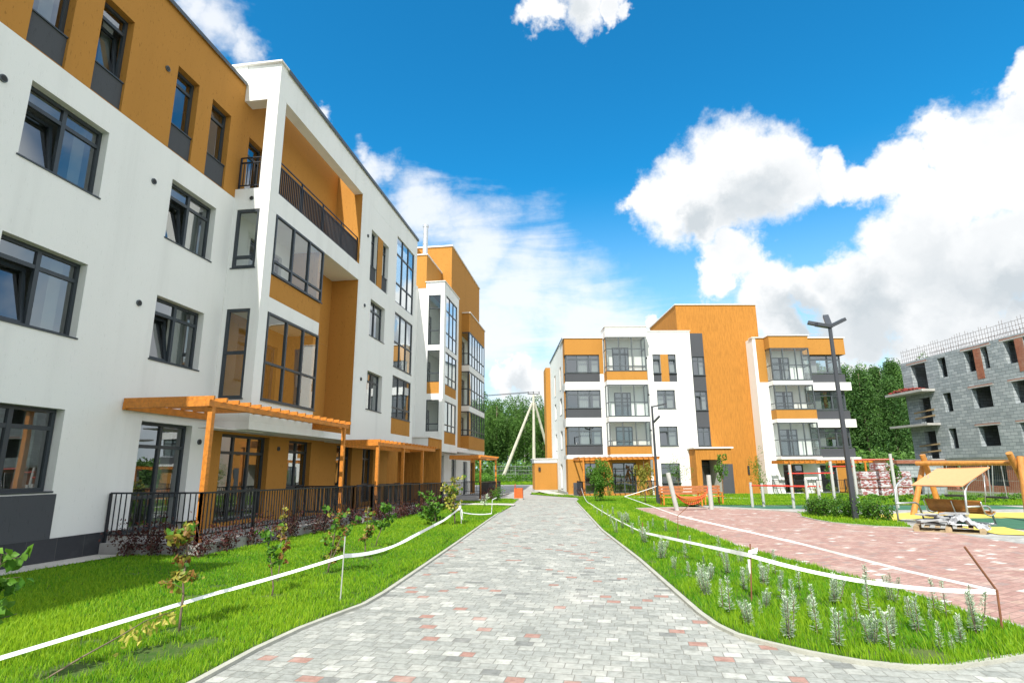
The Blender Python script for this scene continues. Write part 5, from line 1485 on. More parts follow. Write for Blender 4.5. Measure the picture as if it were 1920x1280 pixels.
# ---- far wood
protos = []
for i in range(4):
    h = 15.5; hidden = thing('forest_tree', 'tall leafy tree in the dense wood behind the concrete pole', 'tree', (0, 0, 0), 0, 'leafy trees of the far wood')
    P, tn = crown_points(8500, (0, 0, h * 0.58), (h * (0.19 + .02 * i), h * 0.21, h * 0.42), 60, 20 + i)
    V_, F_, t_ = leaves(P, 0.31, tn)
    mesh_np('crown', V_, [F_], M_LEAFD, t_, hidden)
    trunk_mesh(hidden, M_BIRCH if i % 2 else M_BARK, h * 0.9, 0.17, 7, 30 + i, h * 0.25, h * 0.2)
    protos.append(hidden)
pines = []
for i in range(3):
    h = 15.5; pr = thing('forest_pine', 'tall dark conifer in the wood between the facing building and the unfinished one', 'tree', (0, 0, 0), 0, 'conifers of the far wood')
    nn = 8500; z = rng.uniform(0, 1, nn) ** 0.85
    rad_ = (1 - z) ** 0.75 * h * 0.16 + 0.25
    br = rng.integers(0, 95, nn); ang = br * 2.4; zc = (br / 95.0) ** 0.9
    zz = zc * 0.86 + 0.14; rr_ = ((1 - zc) ** 0.7 * h * 0.17 + 0.3) * rng.uniform(0.05, 1, nn) ** 0.6
    P = np.stack([np.cos(ang) * rr_, np.sin(ang) * rr_, zz * h + rr_ * 0.12], 1) + rng.normal(0, 0.36, (nn, 3))
    tn = np.clip(0.3 + 0.3 * noise3(P, 0.9, i) + rng.normal(0, 0.16, nn) + 0.15, 0, 1)
    V_, F_, t_ = leaves(P, 0.38, tn, aspect=0.35)
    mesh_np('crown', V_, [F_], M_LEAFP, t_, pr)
    trunk_mesh(pr, M_BARK, h * 0.97, 0.2, 9, 50 + i, h * 0.2, h * 0.12)
    pines.append(pr)
rr = random.Random(21); used = set()
def place(lst, k, x, y, label, group):
    src = lst[k]
    if id(src) not in used:
        used.add(id(src)); src.scale = ((0.176 if src in pines else 0.137) * y / 15.5 * 0.97,) * 3; src.location = (x, y, gz(y) - 0.2); src.rotation_euler[2] = rr.uniform(0, 6); return src
    return dup(src, (x, y, gz(y) - 0.2), rr.uniform(0, 6), label, group, (0.176 if src in pines or x > 15 else 0.137) * y / 15.5 * rr.uniform(0.84, 1.04))
n = 0
for row, y in enumerate((93, 100, 108, 117)):
    for x in np.arange(-46, 6, 3.9):
        place(protos, n % 4, x + rr.uniform(-1, 1) + row * 1.3, y + rr.uniform(-2, 2), 'tall leafy tree in the dense wood behind the concrete pole', 'leafy trees of the far wood'); n += 1
for row, y in enumerate((84, 92, 100, 109)):
    for x in np.arange(26, 58, 3.6):
        if x / y > 0.50: continue
        if row % 2 == 0 or n % 3: place(pines, n % 3, x + rr.uniform(-1, 1) + row * 1.7, y + rr.uniform(-2, 2), 'tall dark conifer in the wood between the facing building and the unfinished one', 'conifers of the far wood')
        else: place(protos, n % 4, x + rr.uniform(-1, 1) + row * 1.7, y - 4 + rr.uniform(-2, 2), 'leafy tree mixed among the conifers right of the facing building', 'leafy trees among the conifers')
        n += 1
# undergrowth at the forest foot
def shrub_mass(name, label, cat, box, n, size, m, h, lumps=40, seed=1):
    r = np.random.default_rng(seed); x0, x1, y0, y1 = box
    cx = r.uniform(x0, x1, lumps); cy = r.uniform(y0, y1, lumps); ch = r.uniform(0.5, 1.0, lumps) * h
    k = r.integers(0, lumps, n); q = r.normal(size=(n, 3)); q /= np.linalg.norm(q, axis=1)[:, None]; q[:, 2] = abs(q[:, 2])
    q *= r.uniform(0.6, 1, n)[:, None]
    P = np.stack([cx[k] + q[:, 0] * ch[k] * 1.1, cy[k] + q[:, 1] * ch[k] * 1.1, q[:, 2] * ch[k]], 1)
    P[:, 2] += np.array([gz(v) for v in P[:, 1]])
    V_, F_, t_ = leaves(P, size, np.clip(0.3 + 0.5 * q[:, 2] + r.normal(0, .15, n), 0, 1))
    o = mesh_np(name, V_, [F_], m, t_); o['kind'] = 'stuff'; tag(o, label, cat); return o
shrub_mass('undergrowth', 'dark undergrowth closing the foot of the far wood', 'bushes', (-46, 6, 86, 90), 9000, 0.5, M_LEAFD, 3.5, 60, 2)
shrub_mass('undergrowth', 'leafy undergrowth at the foot of the conifers on the right', 'bushes', (24, 56, 72, 82), 12000, 0.5, M_LEAFD, 4.0, 70, 3)
shrub_mass('weeds', 'bright green weeds round the foot of the concrete pole', 'weeds', (-22, -1, 69, 76), 9000, 0.22, M_LEAFG, 1.1, 70, 4)
shrub_mass('weeds', 'low weeds and seedlings in front of the unfinished building', 'weeds', (15.5, 27, 33, 41), 5000, 0.13, M_LEAFG, 0.4, 60, 5)

# ---- grass
def inpoly(x, y, poly):
    c = np.zeros(len(x), bool); n = len(poly); j = n - 1
    for i in range(n):
        xi, yi = poly[i]; xj, yj = poly[j]
        hit = ((yi > y) != (yj > y)) & (x < (xj - xi) * (y - yi) / (yj - yi + 1e-12) + xi)
        c ^= hit; j = i
    return c
gzv = np.vectorize(gz)


def grass(name, label, poly, dens, hgt, seed, bare=(), maxn=400000, tall=0.0):
    r = np.random.default_rng(seed); xs = [p[0] for p in poly]; ys = [p[1] for p in poly]
    x0, x1, y0, y1 = min(xs), max(xs), min(ys), max(ys)
    # draw y with density falling with distance
    yy = np.linspace(y0, y1, 400); d = np.maximum(np.hypot(yy, 3), 3.0)
    dn = dens * np.minimum(1.0, (5.5 / d)) ** 1.35
    tot = int((dn * (y1 - y0) / 400).sum() * (x1 - x0)); tot = min(tot, maxn * 3)
    cdf = np.cumsum(dn); cdf /= cdf[-1]
    y = np.interp(r.uniform(0, 1, tot), cdf, yy); x = r.uniform(x0, x1, tot)
    k = inpoly(x, y, poly)
    for (bx, by, br) in bare:
        dd = np.hypot(x - bx, y - by); k &= (dd > br) | (r.uniform(0, 1, tot) < 0.25 * (dd / br) ** 2)
    k &= np.hypot(x, y) > 1.2
    x = x[k][:maxn]; y = y[k][:maxn]; n = len(x)
    dist = np.hypot(x, y)
    P = np.stack([x, y, gzv(y)], 1)
    lf = noise3(P * np.array([1, 1, 0]), 1.1, seed + 1); hf = noise3(P * np.array([1, 1, 0]), 5.0, seed + 2)
    h = hgt * (0.75 + 0.3 * lf + 0.2 * hf) * r.uniform(0.55, 1.25, n)
    if tall: h *= 1 + (r.uniform(0, 1, n) < tall) * r.uniform(0.5, 1.3, n)
    w = 0.0036 * np.maximum(1, dist / 5.0) ** 0.9 * r.uniform(0.7, 1.3, n)
    a = r.uniform(0, 6.283, n); la = r.uniform(0, 6.283, n) * 0.6 + 0.4
    lean = h * np.abs(r.normal(0.25, 0.25, n))
    u = np.stack([np.cos(a), np.sin(a), 0 * a], 1) * w[:, None]
    l = np.stack([np.cos(la), np.sin(la), 0 * a], 1) * lean[:, None]
    up = np.array([0, 0, 1.0])
    b0 = P - u; b1 = P + u
    m0 = P - u * 0.75 + l * 0.3 + up * (h * 0.55)[:, None]; m1 = P + u * 0.75 + l * 0.3 + up * (h * 0.55)[:, None]
    tip = P + l + up * (h * 0.97)[:, None]
    V_ = np.stack([b0, b1, m1, m0, tip], 1).reshape(-1, 3)
    i = np.arange(n)[:, None] * 5
    Q = i + np.array([[0, 1, 2, 3]]); T_ = i + np.array([[3, 2, 4]])
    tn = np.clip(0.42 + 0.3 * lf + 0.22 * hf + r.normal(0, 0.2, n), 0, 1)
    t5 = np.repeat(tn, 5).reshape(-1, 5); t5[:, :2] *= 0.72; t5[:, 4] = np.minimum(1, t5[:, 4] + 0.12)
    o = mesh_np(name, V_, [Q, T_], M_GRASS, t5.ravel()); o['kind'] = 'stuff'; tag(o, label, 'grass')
    return n


e = 0.05
LPi = [(x - e, y) for x, y in LP]
L1 = [(-9.3, -1), (-3.25, -1)] + LPi[1:-1] + [(-4.25, 30.4), (-5.2, 30.95), (-7.4, 30.8), (-7.4, 18.9), (-7.7, 18.9), (-7.7, 10.85), (-9.3, 10.85)]
L2 = [(-4.5, 32.4), (-5.0, 39.1), (-5.4, 40.0), (-7.0, 40.2), (-7.0, 36), (-8.8, 35.8), (-8.8, 33.0), (-5.4, 32.7)]
RPi = [(x + e, y) for x, y in RP]
R1 = RPi[:-1] + [(4.25, 6.3)] + [(x - e, y) for x, y in PLZ[::-1]] + [(1.9, 28.4), (3.7, 29.3), (3.2, 38.8), (-1.0, 39.4)]
R2 = [(3.75, 29.3), (5.3, 31.55), (9.5, 31.2), (19, 31.2), (27, 31), (30, 40), (23.5, 40), PR(22.4, -3.1), PR(9.0, -1.6), PR(6, -3.1), PR(0, -3.1), PR(-0.5, -0.1), (-1.4, 43.5), (-1.0, 39.5), (3.1, 38.8)]
R3 = [(-5.3, 50.6), (-2.2, 47.4), (-1.6, 44), (-1.3, 42.0), (-5.1, 48)]
ISLi = ISL
F1 = [(-30, 66.2), (-2.5, 66.2), (-2.5, 70), (-30, 70)]
for nm, pl, k in (('lawn', L1, 0), ('lawn', L2, 0), ('lawn', R1, 0), ('lawn', R2, 0), ('lawn', R3, 0), ('lawn', ISL, 0), ('lawn', F1, 0)):
    sheet(nm, pl, M_LAWN, 0.015 if pl is not R2 else 0.011)
SAP = [(-4.26, 5.8), (-4.16, 7.39), (-4.72, 8.44), (-4.24, 9.15), (-4.34, 10.88), (-4.76, 12.58), (-4.4, 18.42), (-4.13, 3.88)]
rb = random.Random(12)
bare = [(rb.uniform(-7.5, -3.3), rb.uniform(4.5, 20), rb.uniform(.06, .2)) for _ in range(26)] + [(x, y, 0.18) for x, y in SAP] + [(-3.9, 5.1, 0.3), (-4.3, 4.6, 0.25)]
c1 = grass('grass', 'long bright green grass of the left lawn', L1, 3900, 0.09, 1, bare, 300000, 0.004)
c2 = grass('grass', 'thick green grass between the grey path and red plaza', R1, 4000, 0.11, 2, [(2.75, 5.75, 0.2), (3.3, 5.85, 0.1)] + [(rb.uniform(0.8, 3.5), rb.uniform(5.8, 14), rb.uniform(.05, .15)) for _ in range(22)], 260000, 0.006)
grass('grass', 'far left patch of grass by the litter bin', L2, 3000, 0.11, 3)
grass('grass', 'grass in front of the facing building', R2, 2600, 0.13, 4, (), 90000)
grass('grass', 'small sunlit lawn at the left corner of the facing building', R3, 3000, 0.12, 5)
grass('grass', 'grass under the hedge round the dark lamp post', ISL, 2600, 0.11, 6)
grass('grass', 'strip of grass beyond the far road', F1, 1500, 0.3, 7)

# ---- small plants
def stem_tube(parent, pts, r0, m, name='stem'):
    b = MB(); n = len(pts); b.tube(pts, [r0 * (1 - 0.6 * i / (n - 1)) for i in range(n)], 6); return b.build(name, m, parent, smooth=True)


def sapling(label, loc, h, seed, nl, size, mats, spread=0.16, zlo=0.35, lean=(0, 0), stems=1, droop=0.6, name='sapling', cat='sapling'):
    """young shrub: thin stems, side twigs, separate pointed leaves; mats = [(material, share)]"""
    t = thing(name, label, cat, loc); r = random.Random(seed); tw = []
    sb = MB()
    for s_ in range(stems):
        ox, oy = (r.uniform(-.05, .05), r.uniform(-.05, .05)) if s_ else (0, 0)
        lx, ly = lean[0] + r.uniform(-.08, .08) * h * (1 + s_), lean[1] + r.uniform(-.08, .08) * h
        hh = h * (1 if s_ == 0 else r.uniform(0.7, 0.95))
        P = [Vector((ox + lx * (i / 6) ** 1.4 + r.uniform(-.01, .01), oy + ly * (i / 6) ** 1.4 + r.uniform(-.01, .01), hh * i / 6 - (0.02 if i == 0 else 0))) for i in range(7)]
        sb.tube(P, [0.009 * h * (1.2 - 0.12 * i) + 0.002 for i in range(7)], 6)
        tw.append(P)
        for k in range(int(7 * h) + 3):
            u = r.uniform(zlo, 0.98); i = min(5, int(u * 6)); p = P[i].lerp(P[i + 1], u * 6 - i)
            a = r.uniform(0, 6.28); L = spread * r.uniform(0.4, 1.2)
            q = p + Vector((math.cos(a) * L, math.sin(a) * L, L * r.uniform(0.1, 0.9)))
            sb.tube([p, p.lerp(q, 0.5) + Vector((0, 0, 0.01)), q], [0.004, 0.003, 0.002], 4); tw.append([p, q])
    sb.build('stem', M_BARK, t, smooth=True)
    tot = sum(s for _, s in mats)
    for mi, (m, share) in enumerate(mats):
        n = int(nl * share / tot); pts = []
        for k in range(n):
            tr = tw[r.randrange(len(tw))]
            if len(tr) > 2:
                u = r.uniform(zlo, 1.0); i = min(5, int(u * 6)); p = tr[i].lerp(tr[i + 1], u * 6 - i)
            else: p = tr[0].lerp(tr[1], r.uniform(0.3, 1.1))
            pts.append(p + Vector((r.uniform(-1, 1), r.uniform(-1, 1), r.uniform(-1, 0.6))) * size * 0.6)
        if n:
            V_, F_, t_ = leaves(np.array([tuple(p) for p in pts]), size, None, droop, 0.75)
            mesh_np('leaves', V_, [F_], m, t_, t)
    return t


G, Bn, Y, Ol = M_LEAFG, M_LEAFB, M_LEAFY, M_LEAFO
sapling('young shrub with broad browning leaves, nearest of the upright shrubs on the left lawn', (-4.26, 5.8, 0), 1.05, 1, 210, 0.08, [(Ol, .55), (Bn, .4), (G, .25)], 0.17, 0.38)
sapling('green shrub with a dead brown twin stem behind the tape', (-4.16, 7.39, 0), 0.80, 2, 150, 0.065, [(G, .9), (Bn, .1)], 0.16, 0.5, (-0.25, 0))
sapling('dried red-brown sapling leaning right beside the green shrub', (-4.62, 8.3, 0), 0.66, 3, 80, 0.05, [(Bn, 1)], 0.07, 0.2, (0.12, 0))
sapling('green shrub with orange lower leaves just left of the white stake', (-4.24, 9.15, 0), 0.95, 4, 240, 0.075, [(G, .7), (Bn, .25), (Ol, .3)], 0.2, 0.2, (0.2, 0), 2)
sapling('thin sapling with drooping leaves right behind the white stake', (-4.34, 10.88, 0), 0.92, 5, 160, 0.075, [(G, .5), (Bn, .4), (Ol, .3)], 0.13, 0.35)
sapling('spreading light green sapling leaning right before the railing', (-4.76, 12.58, 0), 0.82, 6, 190, 0.08, [(G, 1)], 0.26, 0.4, (0.3, 0))
sapling('bright yellow leaved sapling tied to the end of the tape', (-4.4, 18.42, -0.13), 1.45, 7, 520, 0.10, [(Y, .8), (Ol, .3), (G, .3)], 0.32, 0.28, stems=2)
sapling('dark green leafy shrub left of the yellow sapling', (-5.0, 18.2, -0.13), 0.95, 8, 620, 0.095, [(G, 1)], 0.42, 0.08, stems=3, droop=0.2)
sapling('slim yellowish sapling in front of the nearest terrace railing', (-6.6, 11.9, -0.05), 0.95, 9, 90, 0.06, [(Y, .6), (Ol, .5), (Bn, .2)], 0.09, 0.3)
sapling('large leaved green shrub cut by the left picture edge', (-4.47, 4.0, 0), 1.02, 10, 75, 0.10, [(G, 1)], 0.13, 0.5, (-0.02, 0))
sapling('pale flowering weed beside the far cross path', (-5.6, 30.0, -0.28), 0.6, 12, 120, 0.07, [(M_LEAFS, 1)], 0.25, 0.1, stems=3)
# bent sapling lying over the lawn
t = thing('sapling', 'bent sapling with pale yellow leaves lying low across the near lawn', 'sapling', (-4.35, 4.35, 0))
P = [Vector((0, 0, 0)), Vector((0.12, 0.25, 0.12)), Vector((0.2, 0.5, 0.2)), Vector((0.22, 0.8, 0.27)), Vector((0.25, 1.15, 0.28))]
stem_tube(t, P, 0.008, M_BARK)
pts = [P[2].lerp(P[4], rng.uniform()) + Vector(tuple(rng.normal(0, 0.05, 3))) - Vector((0, 0, 0.03)) for _ in range(46)]
V_, F_, t_ = leaves(np.array([tuple(p) for p in pts]), 0.075, None, 0.8, 0.5); mesh_np('leaves', V_, [F_], M_LEAFY, t_, t)

# dark red shrubs along the terraces
def shrub(label, loc, h, w, n, size, m, seed, name='shrub', cat='shrub', group=None):
    t = thing(name, label, cat, loc, 0, group); r = random.Random(seed); b = MB(); pts = []
    for s_ in range(9):
        a = r.uniform(0, 6.28); L = w * r.uniform(0.2, 1); q = Vector((math.cos(a) * L, math.sin(a) * L, h * r.uniform(0.6, 1)))
        mid = Vector((q.x * 0.35, q.y * 0.35, q.z * 0.5)); b.tube([(0, 0, -0.03), mid, q], [0.008, 0.005, 0.002], 4)
        for k in range(n // 9): u = r.uniform(0.25, 1.05); p = (mid.lerp(q, (u - .5) * 2) if u > .5 else mid * (u * 2)); pts.append(tuple(p + Vector((r.gauss(0, 1), r.gauss(0, 1), r.gauss(0, 1))) * w * 0.2))
    b.build('stem', M_BARK, t)
    V_, F_, t_ = leaves(np.array(pts), size); mesh_np('foliage', V_, [F_], m, t_, t); return t
rs = [shrub('dark red leaved shrub in the row below the left terrace railings', (-7.6, 11, 0), 0.62, 0.40, 340, 0.058, M_LEAFR, 60 + i, 'red_shrub', 'shrub', 'dark red shrubs along the left terraces') for i in range(3)]
rr = random.Random(9); y = 10.7; i = 0
while y < 30:
    x = (-7.55 if y < 19 else -7.2) + rr.uniform(-.12, .12)
    lab = 'dark red shrub, %s from the near end of the row below the left railings' % ORD[i]
    if i < 3: rs[i].location = (x, y, gz(y)); rs[i]['label'] = lab
    else: dup(rs[i % 3], (x, y, gz(y)), rr.uniform(0, 6), lab, 'dark red shrubs along the left terraces', rr.uniform(0.75, 1.2))
    y += rr.uniform(0.7, 1.05); i += 1
for k, x in enumerate((-9.15, -8.65, -8.15)):
    dup(rs[k], (x, 10.72, 0), k * 2.0, 'dark red shrub, %s of three before the short end railing of the near terrace' % ('left', 'middle', 'right')[k], None, 1.0)
for k, (x, y) in enumerate([(-6.7, 36.6), (-6.6, 38.0), (-6.7, 39.3)]):
    dup(rs[k], (x, y, gz(y)), k, 'dark red shrub, %s of three by the far left terrace' % ('nearest', 'middle', 'farthest')[k], 'dark red shrubs by the far terrace', 1.2)
shrub('light green shrub beside the far left terrace', (-6.0, 36.2, gz(36)), 0.9, 0.6, 500, 0.09, M_LEAFG, 77)
x, y = PR(0.1, -3.5); o = dup(rs[0], (x, y, gz(y)), 1, 'dark red shrub at the left post of the facing pergola', None, 1.15); 
if 'group' in o: del o['group']
# low flowering shrubs in front of the right building
fs = shrub('low green and pink shrub in the bed before the facing terraces', (0, 0, 0), 0.6, 0.4, 300, 0.07, M_LEAFO, 80, 'flowering_shrub', 'shrub', 'low shrubs before the facing terraces')
spots = [PR(s_, v_) for s_, v_ in [(4.6, -3.6), (5.4, -3.5), (2.2, -3.6), (7.6, -0.8), (8.3, -0.7), (16.9, -3.4), (17.7, -3.5), (19.0, -3.4), (20.2, -3.4), (21.2, -3.4)]]
for k, (x, y) in enumerate(spots):
    lab = 'low green and pink shrub, %s from the left before the facing terraces' % ORD[(2, 1, 0, 3, 4, 5, 6, 7, 8, 9)[k]]
    if k == 0: fs.location = (x, y, gz(y)); fs['label'] = lab
    else: dup(fs, (x, y, gz(y)), k * 1.3, lab, 'low shrubs before the facing terraces', 0.8 + 0.05 * (k % 5))
# silver leaved plants in the right bed
def silver(seed, h):
    t = thing('silver_plant', 'silvery grey-green leafy plant standing in the grass beside the plaza', 'plant', (0, 0, 0), 0, 'silver leaved plants in the right bed')
    r = np.random.default_rng(seed); rr_ = random.Random(seed); b = MB(); Ps = []; Ns = []
    for s_ in range(rr_.choice((1, 1, 2, 4))):
        hh = h * rr_.uniform(0.7, 1.1); lx, ly = rr_.uniform(-.14, .14) * (s_ > 0), rr_.uniform(-.14, .14) * (s_ > 0)
        b.tube([(lx * .2, ly * .2, -0.02), (lx * .7, ly * .7, hh * 0.5), (lx, ly, hh)], [0.006, 0.005, 0.003], 5)
        n = 170; z = r.uniform(0.08, 1, n) ** 0.75; a = r.uniform(0, 6.283, n); rad = 0.008 + 0.022 * (1 - z) * r.uniform(0, 1, n)
        Ps.append(np.stack([lx * z + np.cos(a) * rad, ly * z + np.sin(a) * rad, z * hh], 1)); Ns.append(np.stack([np.cos(a), np.sin(a), 1.1 - 1.3 * (1 - z)], 1))
    b.build('stem', M_BARK, t)
    P = np.concatenate(Ps); N_ = np.concatenate(Ns); n = len(P)
    s = (r.uniform(0.026, 0.052, n) * (1.15 - 0.45 * P[:, 2] / h))[:, None]; d = N_ / np.linalg.norm(N_, axis=1)[:, None]; w = np.cross(d, np.array([0, 0, 1.0])); w /= np.linalg.norm(w, axis=1)[:, None]
    V_ = np.stack([P, P + d * s * 0.6 + w * s * 0.15, P + d * s, P + d * s * 0.6 - w * s * 0.15], 1).reshape(-1, 3)
    i = np.arange(n)[:, None] * 4
    mesh_np('leaves', V_, [i + np.array([[0, 1, 2, 3]])], M_LEAFS, np.repeat(r.uniform(0, 1, n), 4), t)
    return t
SIL = [(2.2, 7.75), (2.11, 7.05), (2.22, 6.78), (1.74, 6.07), (2.07, 6.28), (2.1, 5.89), (2.76, 7.67), (2.54, 6.81), (2.63, 6.76), (3.25, 7.94), (3.43, 7.73), (3.26, 7.06), (3.08, 6.5), (2.45, 6.02), (2.52, 5.86), (3.66, 7.1), (3.64, 7.28), (3.59, 6.5), (3.03, 5.87), (3.24, 6.11), (1.53, 6.54), (2.24, 8.68), (2.67, 9.61), (2.97, 5.94), (1.23, 10.03), (1.14, 12.11), (1.36, 8.4), (1.38, 7.96), (1.72, 9.43), (1.4, 7.22), (1.42, 6.96), (2.0, 9.69), (2.08, 8.78), (1.9, 8.35), (2.29, 8.8), (1.94, 12.84), (2.02, 12.02), (1.28, 17.79), (0.55, 16.0), (1.63, 17.3), (1.89, 16.53), (1.05, 19.31), (0.49, 18.68), (0.29, 22.46), (-0.02, 25.74), (0.86, 21.14), (0.45, 20.87), (0.93, 15.75), (1.1, 13.73), (1.6, 11.26), (2.21, 11.32), (2.62, 8.42), (2.43, 10.7), (0.1, 23.35), (0.69, 22.76)]
SIL += [(1.55, 8.9), (1.75, 10.3), (1.5, 12.9), (1.25, 14.6), (0.75, 17.2), (0.95, 18.4), (0.62, 19.8), (1.9, 7.4), (2.35, 7.3), (2.9, 7.1), (3.4, 6.9), (2.75, 6.3), (1.75, 7.0), (2.6, 9.1), (1.15, 11.2), (1.35, 9.3), (0.25, 21.7)]
sp = [silver(100 + i, 0.33 + 0.03 * (i % 4)) for i in range(7)]
rr = random.Random(2)
for k, (x, y) in enumerate(SIL):
    if k < 7: sp[k].location = (x, y, gz(y))
    else: dup(sp[k % 7], (x, y, gz(y)), rr.uniform(0, 6), 'silvery grey-green leafy plant standing in the grass beside the plaza', 'silver leaved plants in the right bed', rr.choice((0.5, 0.65, 0.8, 0.9, 1.0, 1.1)))
# hedge round the dark lamp
hs_ = [shrub('leafy green hedge shrub in the row round the dark lamp post', (0, 0, 0), 0.72, 0.34, 420, 0.075, M_LEAFG, 90 + i, 'hedge_shrub', 'shrub', 'hedge shrubs round the dark lamp post') for i in range(2)]
k = 0
for (x0, y0, x1, y1, n) in ((7.75, 22.9, 9.3, 20.4, 9), (8.4, 24.2, 9.6, 22.0, 7)):
    for i in range(n):
        x = x0 + (x1 - x0) * i / (n - 1) + rr.uniform(-.08, .08); y = y0 + (y1 - y0) * i / (n - 1)
        lab = 'green hedge shrub, %s from the left in the %s row by the dark lamp' % (ORD[i], 'front' if n == 9 else 'rear')
        if k < 2: hs_[k].location = (x, y, gz(y)); hs_[k]['label'] = lab
        else: dup(hs_[k % 2], (x, y, gz(y)), rr.uniform(0, 6), lab, 'hedge shrubs round the dark lamp post', rr.uniform(0.85, 1.15))
        k += 1

# young trees before the facing building
def young_tree(label, loc, h, seed, n, size, m, rad, c0=0.55, tr=M_BARK, dense=20, rstem=0.03, name='young_tree', hz=0.42):
    t = thing(name, label, 'tree', loc)
    P, tn = crown_points(n, (0, 0, h * c0), (rad, rad, h * hz), dense, seed, 0.1)
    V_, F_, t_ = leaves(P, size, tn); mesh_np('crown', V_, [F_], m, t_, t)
    trunk_mesh(t, tr, h * 0.93, rstem, 8, seed, h * 0.25, rad * 1.3); return t
young_tree('bushy dark green young pine before the facing pergola', (0.34, 35.77, -0.35), 2.75, 1, 3600, 0.11, M_LEAFG, 0.85, 0.52, dense=34, name='young_pine', hz=0.46)
young_tree('yellowing slim young pine left of the slender grey lamp', (2.75, 32.9, -0.31), 2.45, 2, 1100, 0.09, M_LEAFO, 0.55, 0.55, dense=18, name='young_pine')
young_tree('thin young birch with sparse pale leaves before the white wall', (5.15, 36.9, -0.36), 2.9, 3, 650, 0.07, M_LEAFG, 0.75, 0.6, M_BARK, 26, 0.02)
young_tree('small round headed tree in front of the entrance portal', (8.27, 39.52, -0.39), 2.85, 4, 750, 0.11, M_LEAFG, 0.45, 0.72, M_BARK, 16, 0.03, hz=0.3)
young_tree('sparse young tree where the orange tower meets the white wall', (10.0, 37.2, -0.36), 2.95, 5, 700, 0.075, M_LEAFG, 0.62, 0.62, M_BARK, 24, 0.02)
young_tree('spindly sapling tree before the right hand terrace door', (13.36, 35.44, -0.34), 2.15, 6, 300, 0.09, M_LEAFG, 0.28, 0.6, M_BARK, 10, 0.02)
young_tree('young leafy tree by the grey block shed', (17.3, 36.5, -0.35), 2.5, 7, 650, 0.12, M_LEAFG, 0.42, 0.66, M_BARK, 14, 0.025)
young_tree('thin sapling left of the tall lamp near the exercise bars', (9.2, 34.0, -0.33), 1.7, 8, 260, 0.08, M_LEAFG, 0.3, 0.6, M_BARK, 9, 0.015)

# ================================================================== BARRIER TAPE AND STAKES
def stake(label, base, top, r=0.007, m=M_STAKE, bend=None):
    b = MB(); P = [base] + ([bend] if bend else []) + [top]; b.tube([Vector(p) for p in P], r, 7)
    return tag(b.build('stake', m), label, 'stake')
stake('thin white metal stake holding the tape in the left lawn', (-3.19, 7.27, -0.05), (-3.17, 7.27, 0.78), 0.008, M_BARS)
stake('rusty rod stake in the right bed carrying the tape knot', (1.83, 7.71, -0.05), (1.88, 7.71, 0.68), 0.009)
stake('bent brown rod at the far right corner of the right bed', (3.91, 6.66, -0.05), (3.68, 6.62, 0.80), 0.011, M_STAKE, (3.93, 6.66, 0.38))
stake('short rusty rod in the middle of the right bed', (1.13, 14.86, -0.15), (1.15, 14.86, 0.3), 0.012)
stake('crooked thin rod at the edge of the red plaza', (1.89, 14.33, -0.15), (2.28, 14.33, 0.80), 0.008, M_STAKE, (1.93, 14.33, 0.5))
stake('pale stake beside the yellow sapling', (-4.15, 18.3, -0.2), (-4.2, 18.25, 0.62), 0.012, M_BARS)


def tape(label, pts, w=0.055, sag=0.0, twist=0.0, seed=0):
    r = random.Random(seed); b = MB(); Q = []
    for k in range(len(pts) - 1):
        p, q = Vector(pts[k][:3]), Vector(pts[k + 1][:3]); s = pts[k][3] if len(pts[k]) > 3 else 0
        n = max(6, int((q - p).length / 0.25))
        for i in range(n + (1 if k == len(pts) - 2 else 0)):
            u = i / n; v = p.lerp(q, u); v.z -= s * 4 * u * (1 - u); Q.append(v)
    n = len(Q); L = []; w *= 0.85
    for i, p in enumerate(Q):
        d = (Q[min(i + 1, n - 1)] - Q[max(i - 1, 0)]).normalized(); side = d.cross(Vector((0, 0, 1))).normalized(); up = side.cross(d)
        a = 0.6 * (1 if side.dot(p) > 0 else -1) + twist * math.sin(i * 0.35 + seed) + 0.15 * math.sin(i * 1.3 + seed); v = up * math.cos(a) + side * math.sin(a); L.append((p + v * w / 2, p - v * w / 2))
    for i in range(n - 1): b.face([L[i][0], L[i + 1][0], L[i + 1][1], L[i][1]])
    me = b._build('barrier_tape', M_TAPE, None, smooth=True)
    return tag(me, label, 'tape')
tape('white barrier tape sagging across the near left lawn up to the white stake', [(-5.4, 3.2, 0.15, 0.0), (-4.99, 4.6, 0.09, 0.0), (-4.19, 6.2, 0.29, 0.01), (-3.185, 7.27, 0.54)], 0.045, seed=1)
tape('white barrier tape from the white stake to the yellow sapling', [(-3.185, 7.27, 0.545, 0.07), (-3.15, 10.0, 0.47, 0.0), (-3.62, 14.0, 0.41, 0.01), (-4.19, 18.2, 0.43)], 0.06, 0, 0.5, seed=2)
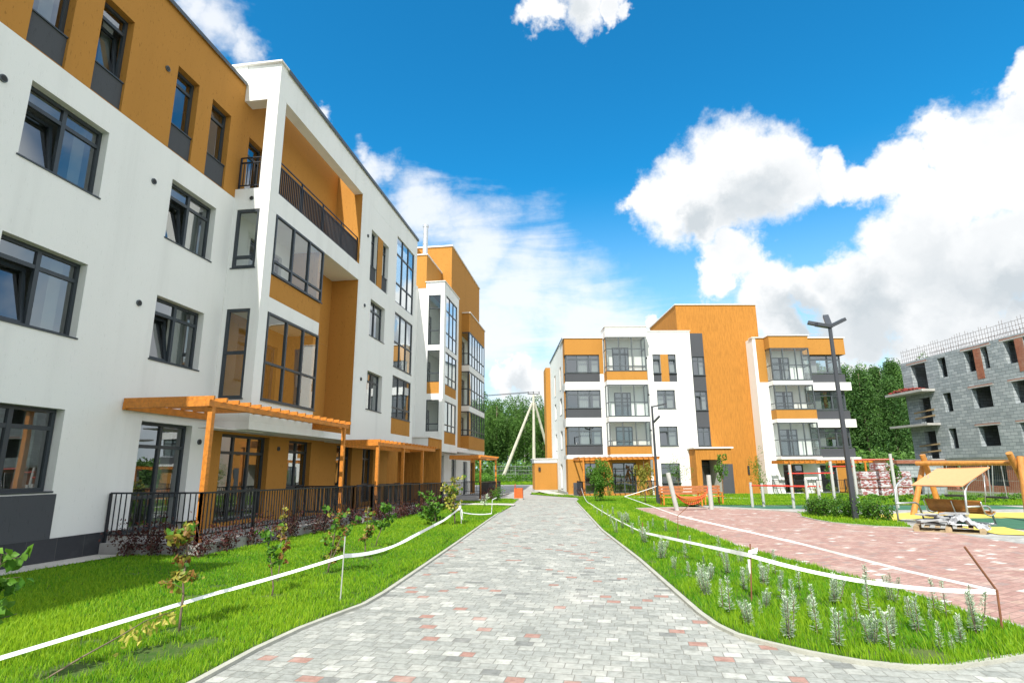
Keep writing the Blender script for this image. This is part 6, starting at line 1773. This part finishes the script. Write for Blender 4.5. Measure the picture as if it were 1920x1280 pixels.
tape('thin tape loop hanging beyond the yellow sapling by the cross path', [(-4.19, 18.25, 0.3, 0.05), (-3.85, 22.0, -0.02, 0.0), (-4.6, 26.5, 0.25, 0.0), (-4.9, 29.5, 0.2)], 0.045, seed=3)
tape('white tape over the right bed from the far lamp lawn to the short rod', [(-0.88, 43.0, 0.2, 0.25), (-0.2, 28.0, -0.0, 0.05), (1.14, 14.86, 0.07)], 0.034, seed=4)
tape('twisted white tape between the short rod and the knotted rusty stake', [(1.14, 14.86, 0.07, 0.0), (1.69, 10.8, 0.31, 0.0), (1.84, 7.71, 0.55)], 0.06, 0, 0.35, seed=5)
tape('broad white tape from the knotted stake to the bent brown rod', [(1.84, 7.71, 0.55, 0.02), (2.82, 7.2, 0.37, 0.03), (3.9, 6.64, 0.375)], 0.052, seed=6)
tape('white tape crossing above the red plaza from the bent brown rod to the crooked rod', [(3.9, 6.64, 0.385, 0.0), (3.89, 8.3, 0.30, 0.0), (3.51, 11.0, 0.30, 0.0), (1.95, 14.33, 0.5)], 0.036, 0, 0.2, seed=7)
tape('white tape from the crooked rod up to the slender grey lamp', [(1.95, 14.33, 0.5, 0.0), (1.53, 30.5, 0.2, 0.02), (3.3, 31.8, 0.66)], 0.03, seed=8)
b = MB(); rr = random.Random(6)
for k in range(5):
    p = Vector((1.85, 7.70, 0.55)); d = Vector((rr.uniform(.04, .12), rr.uniform(-.04, .04), rr.uniform(-.03, .06)))
    b.face([p, p + d, p + d * 1.1 + Vector((0, 0.02, 0.04)), p + Vector((0, 0.01, 0.05))])
b.face([(1.83, 7.695, 0.5), (1.86, 7.695, 0.5), (1.85, 7.7, 0.33), (1.835, 7.7, 0.36)])
tag(b._build('tape_knot', M_TAPE), 'white knot of tape tied on the rusty stake', 'tape knot')
b = MB(); b.tube([(-4.2, 18.24, 0.50), (-4.2, 18.24, 0.36)], 0.04, 6); b.face([(-4.2, 18.2, 0.4), (-4.12, 18.2, 0.38), (-4.08, 18.18, 0.05), (-4.14, 18.18, 0.1)])
tag(b._build('tape_knot', M_TAPE), 'white tape knot hanging from the pale stake by the yellow sapling', 'tape knot')
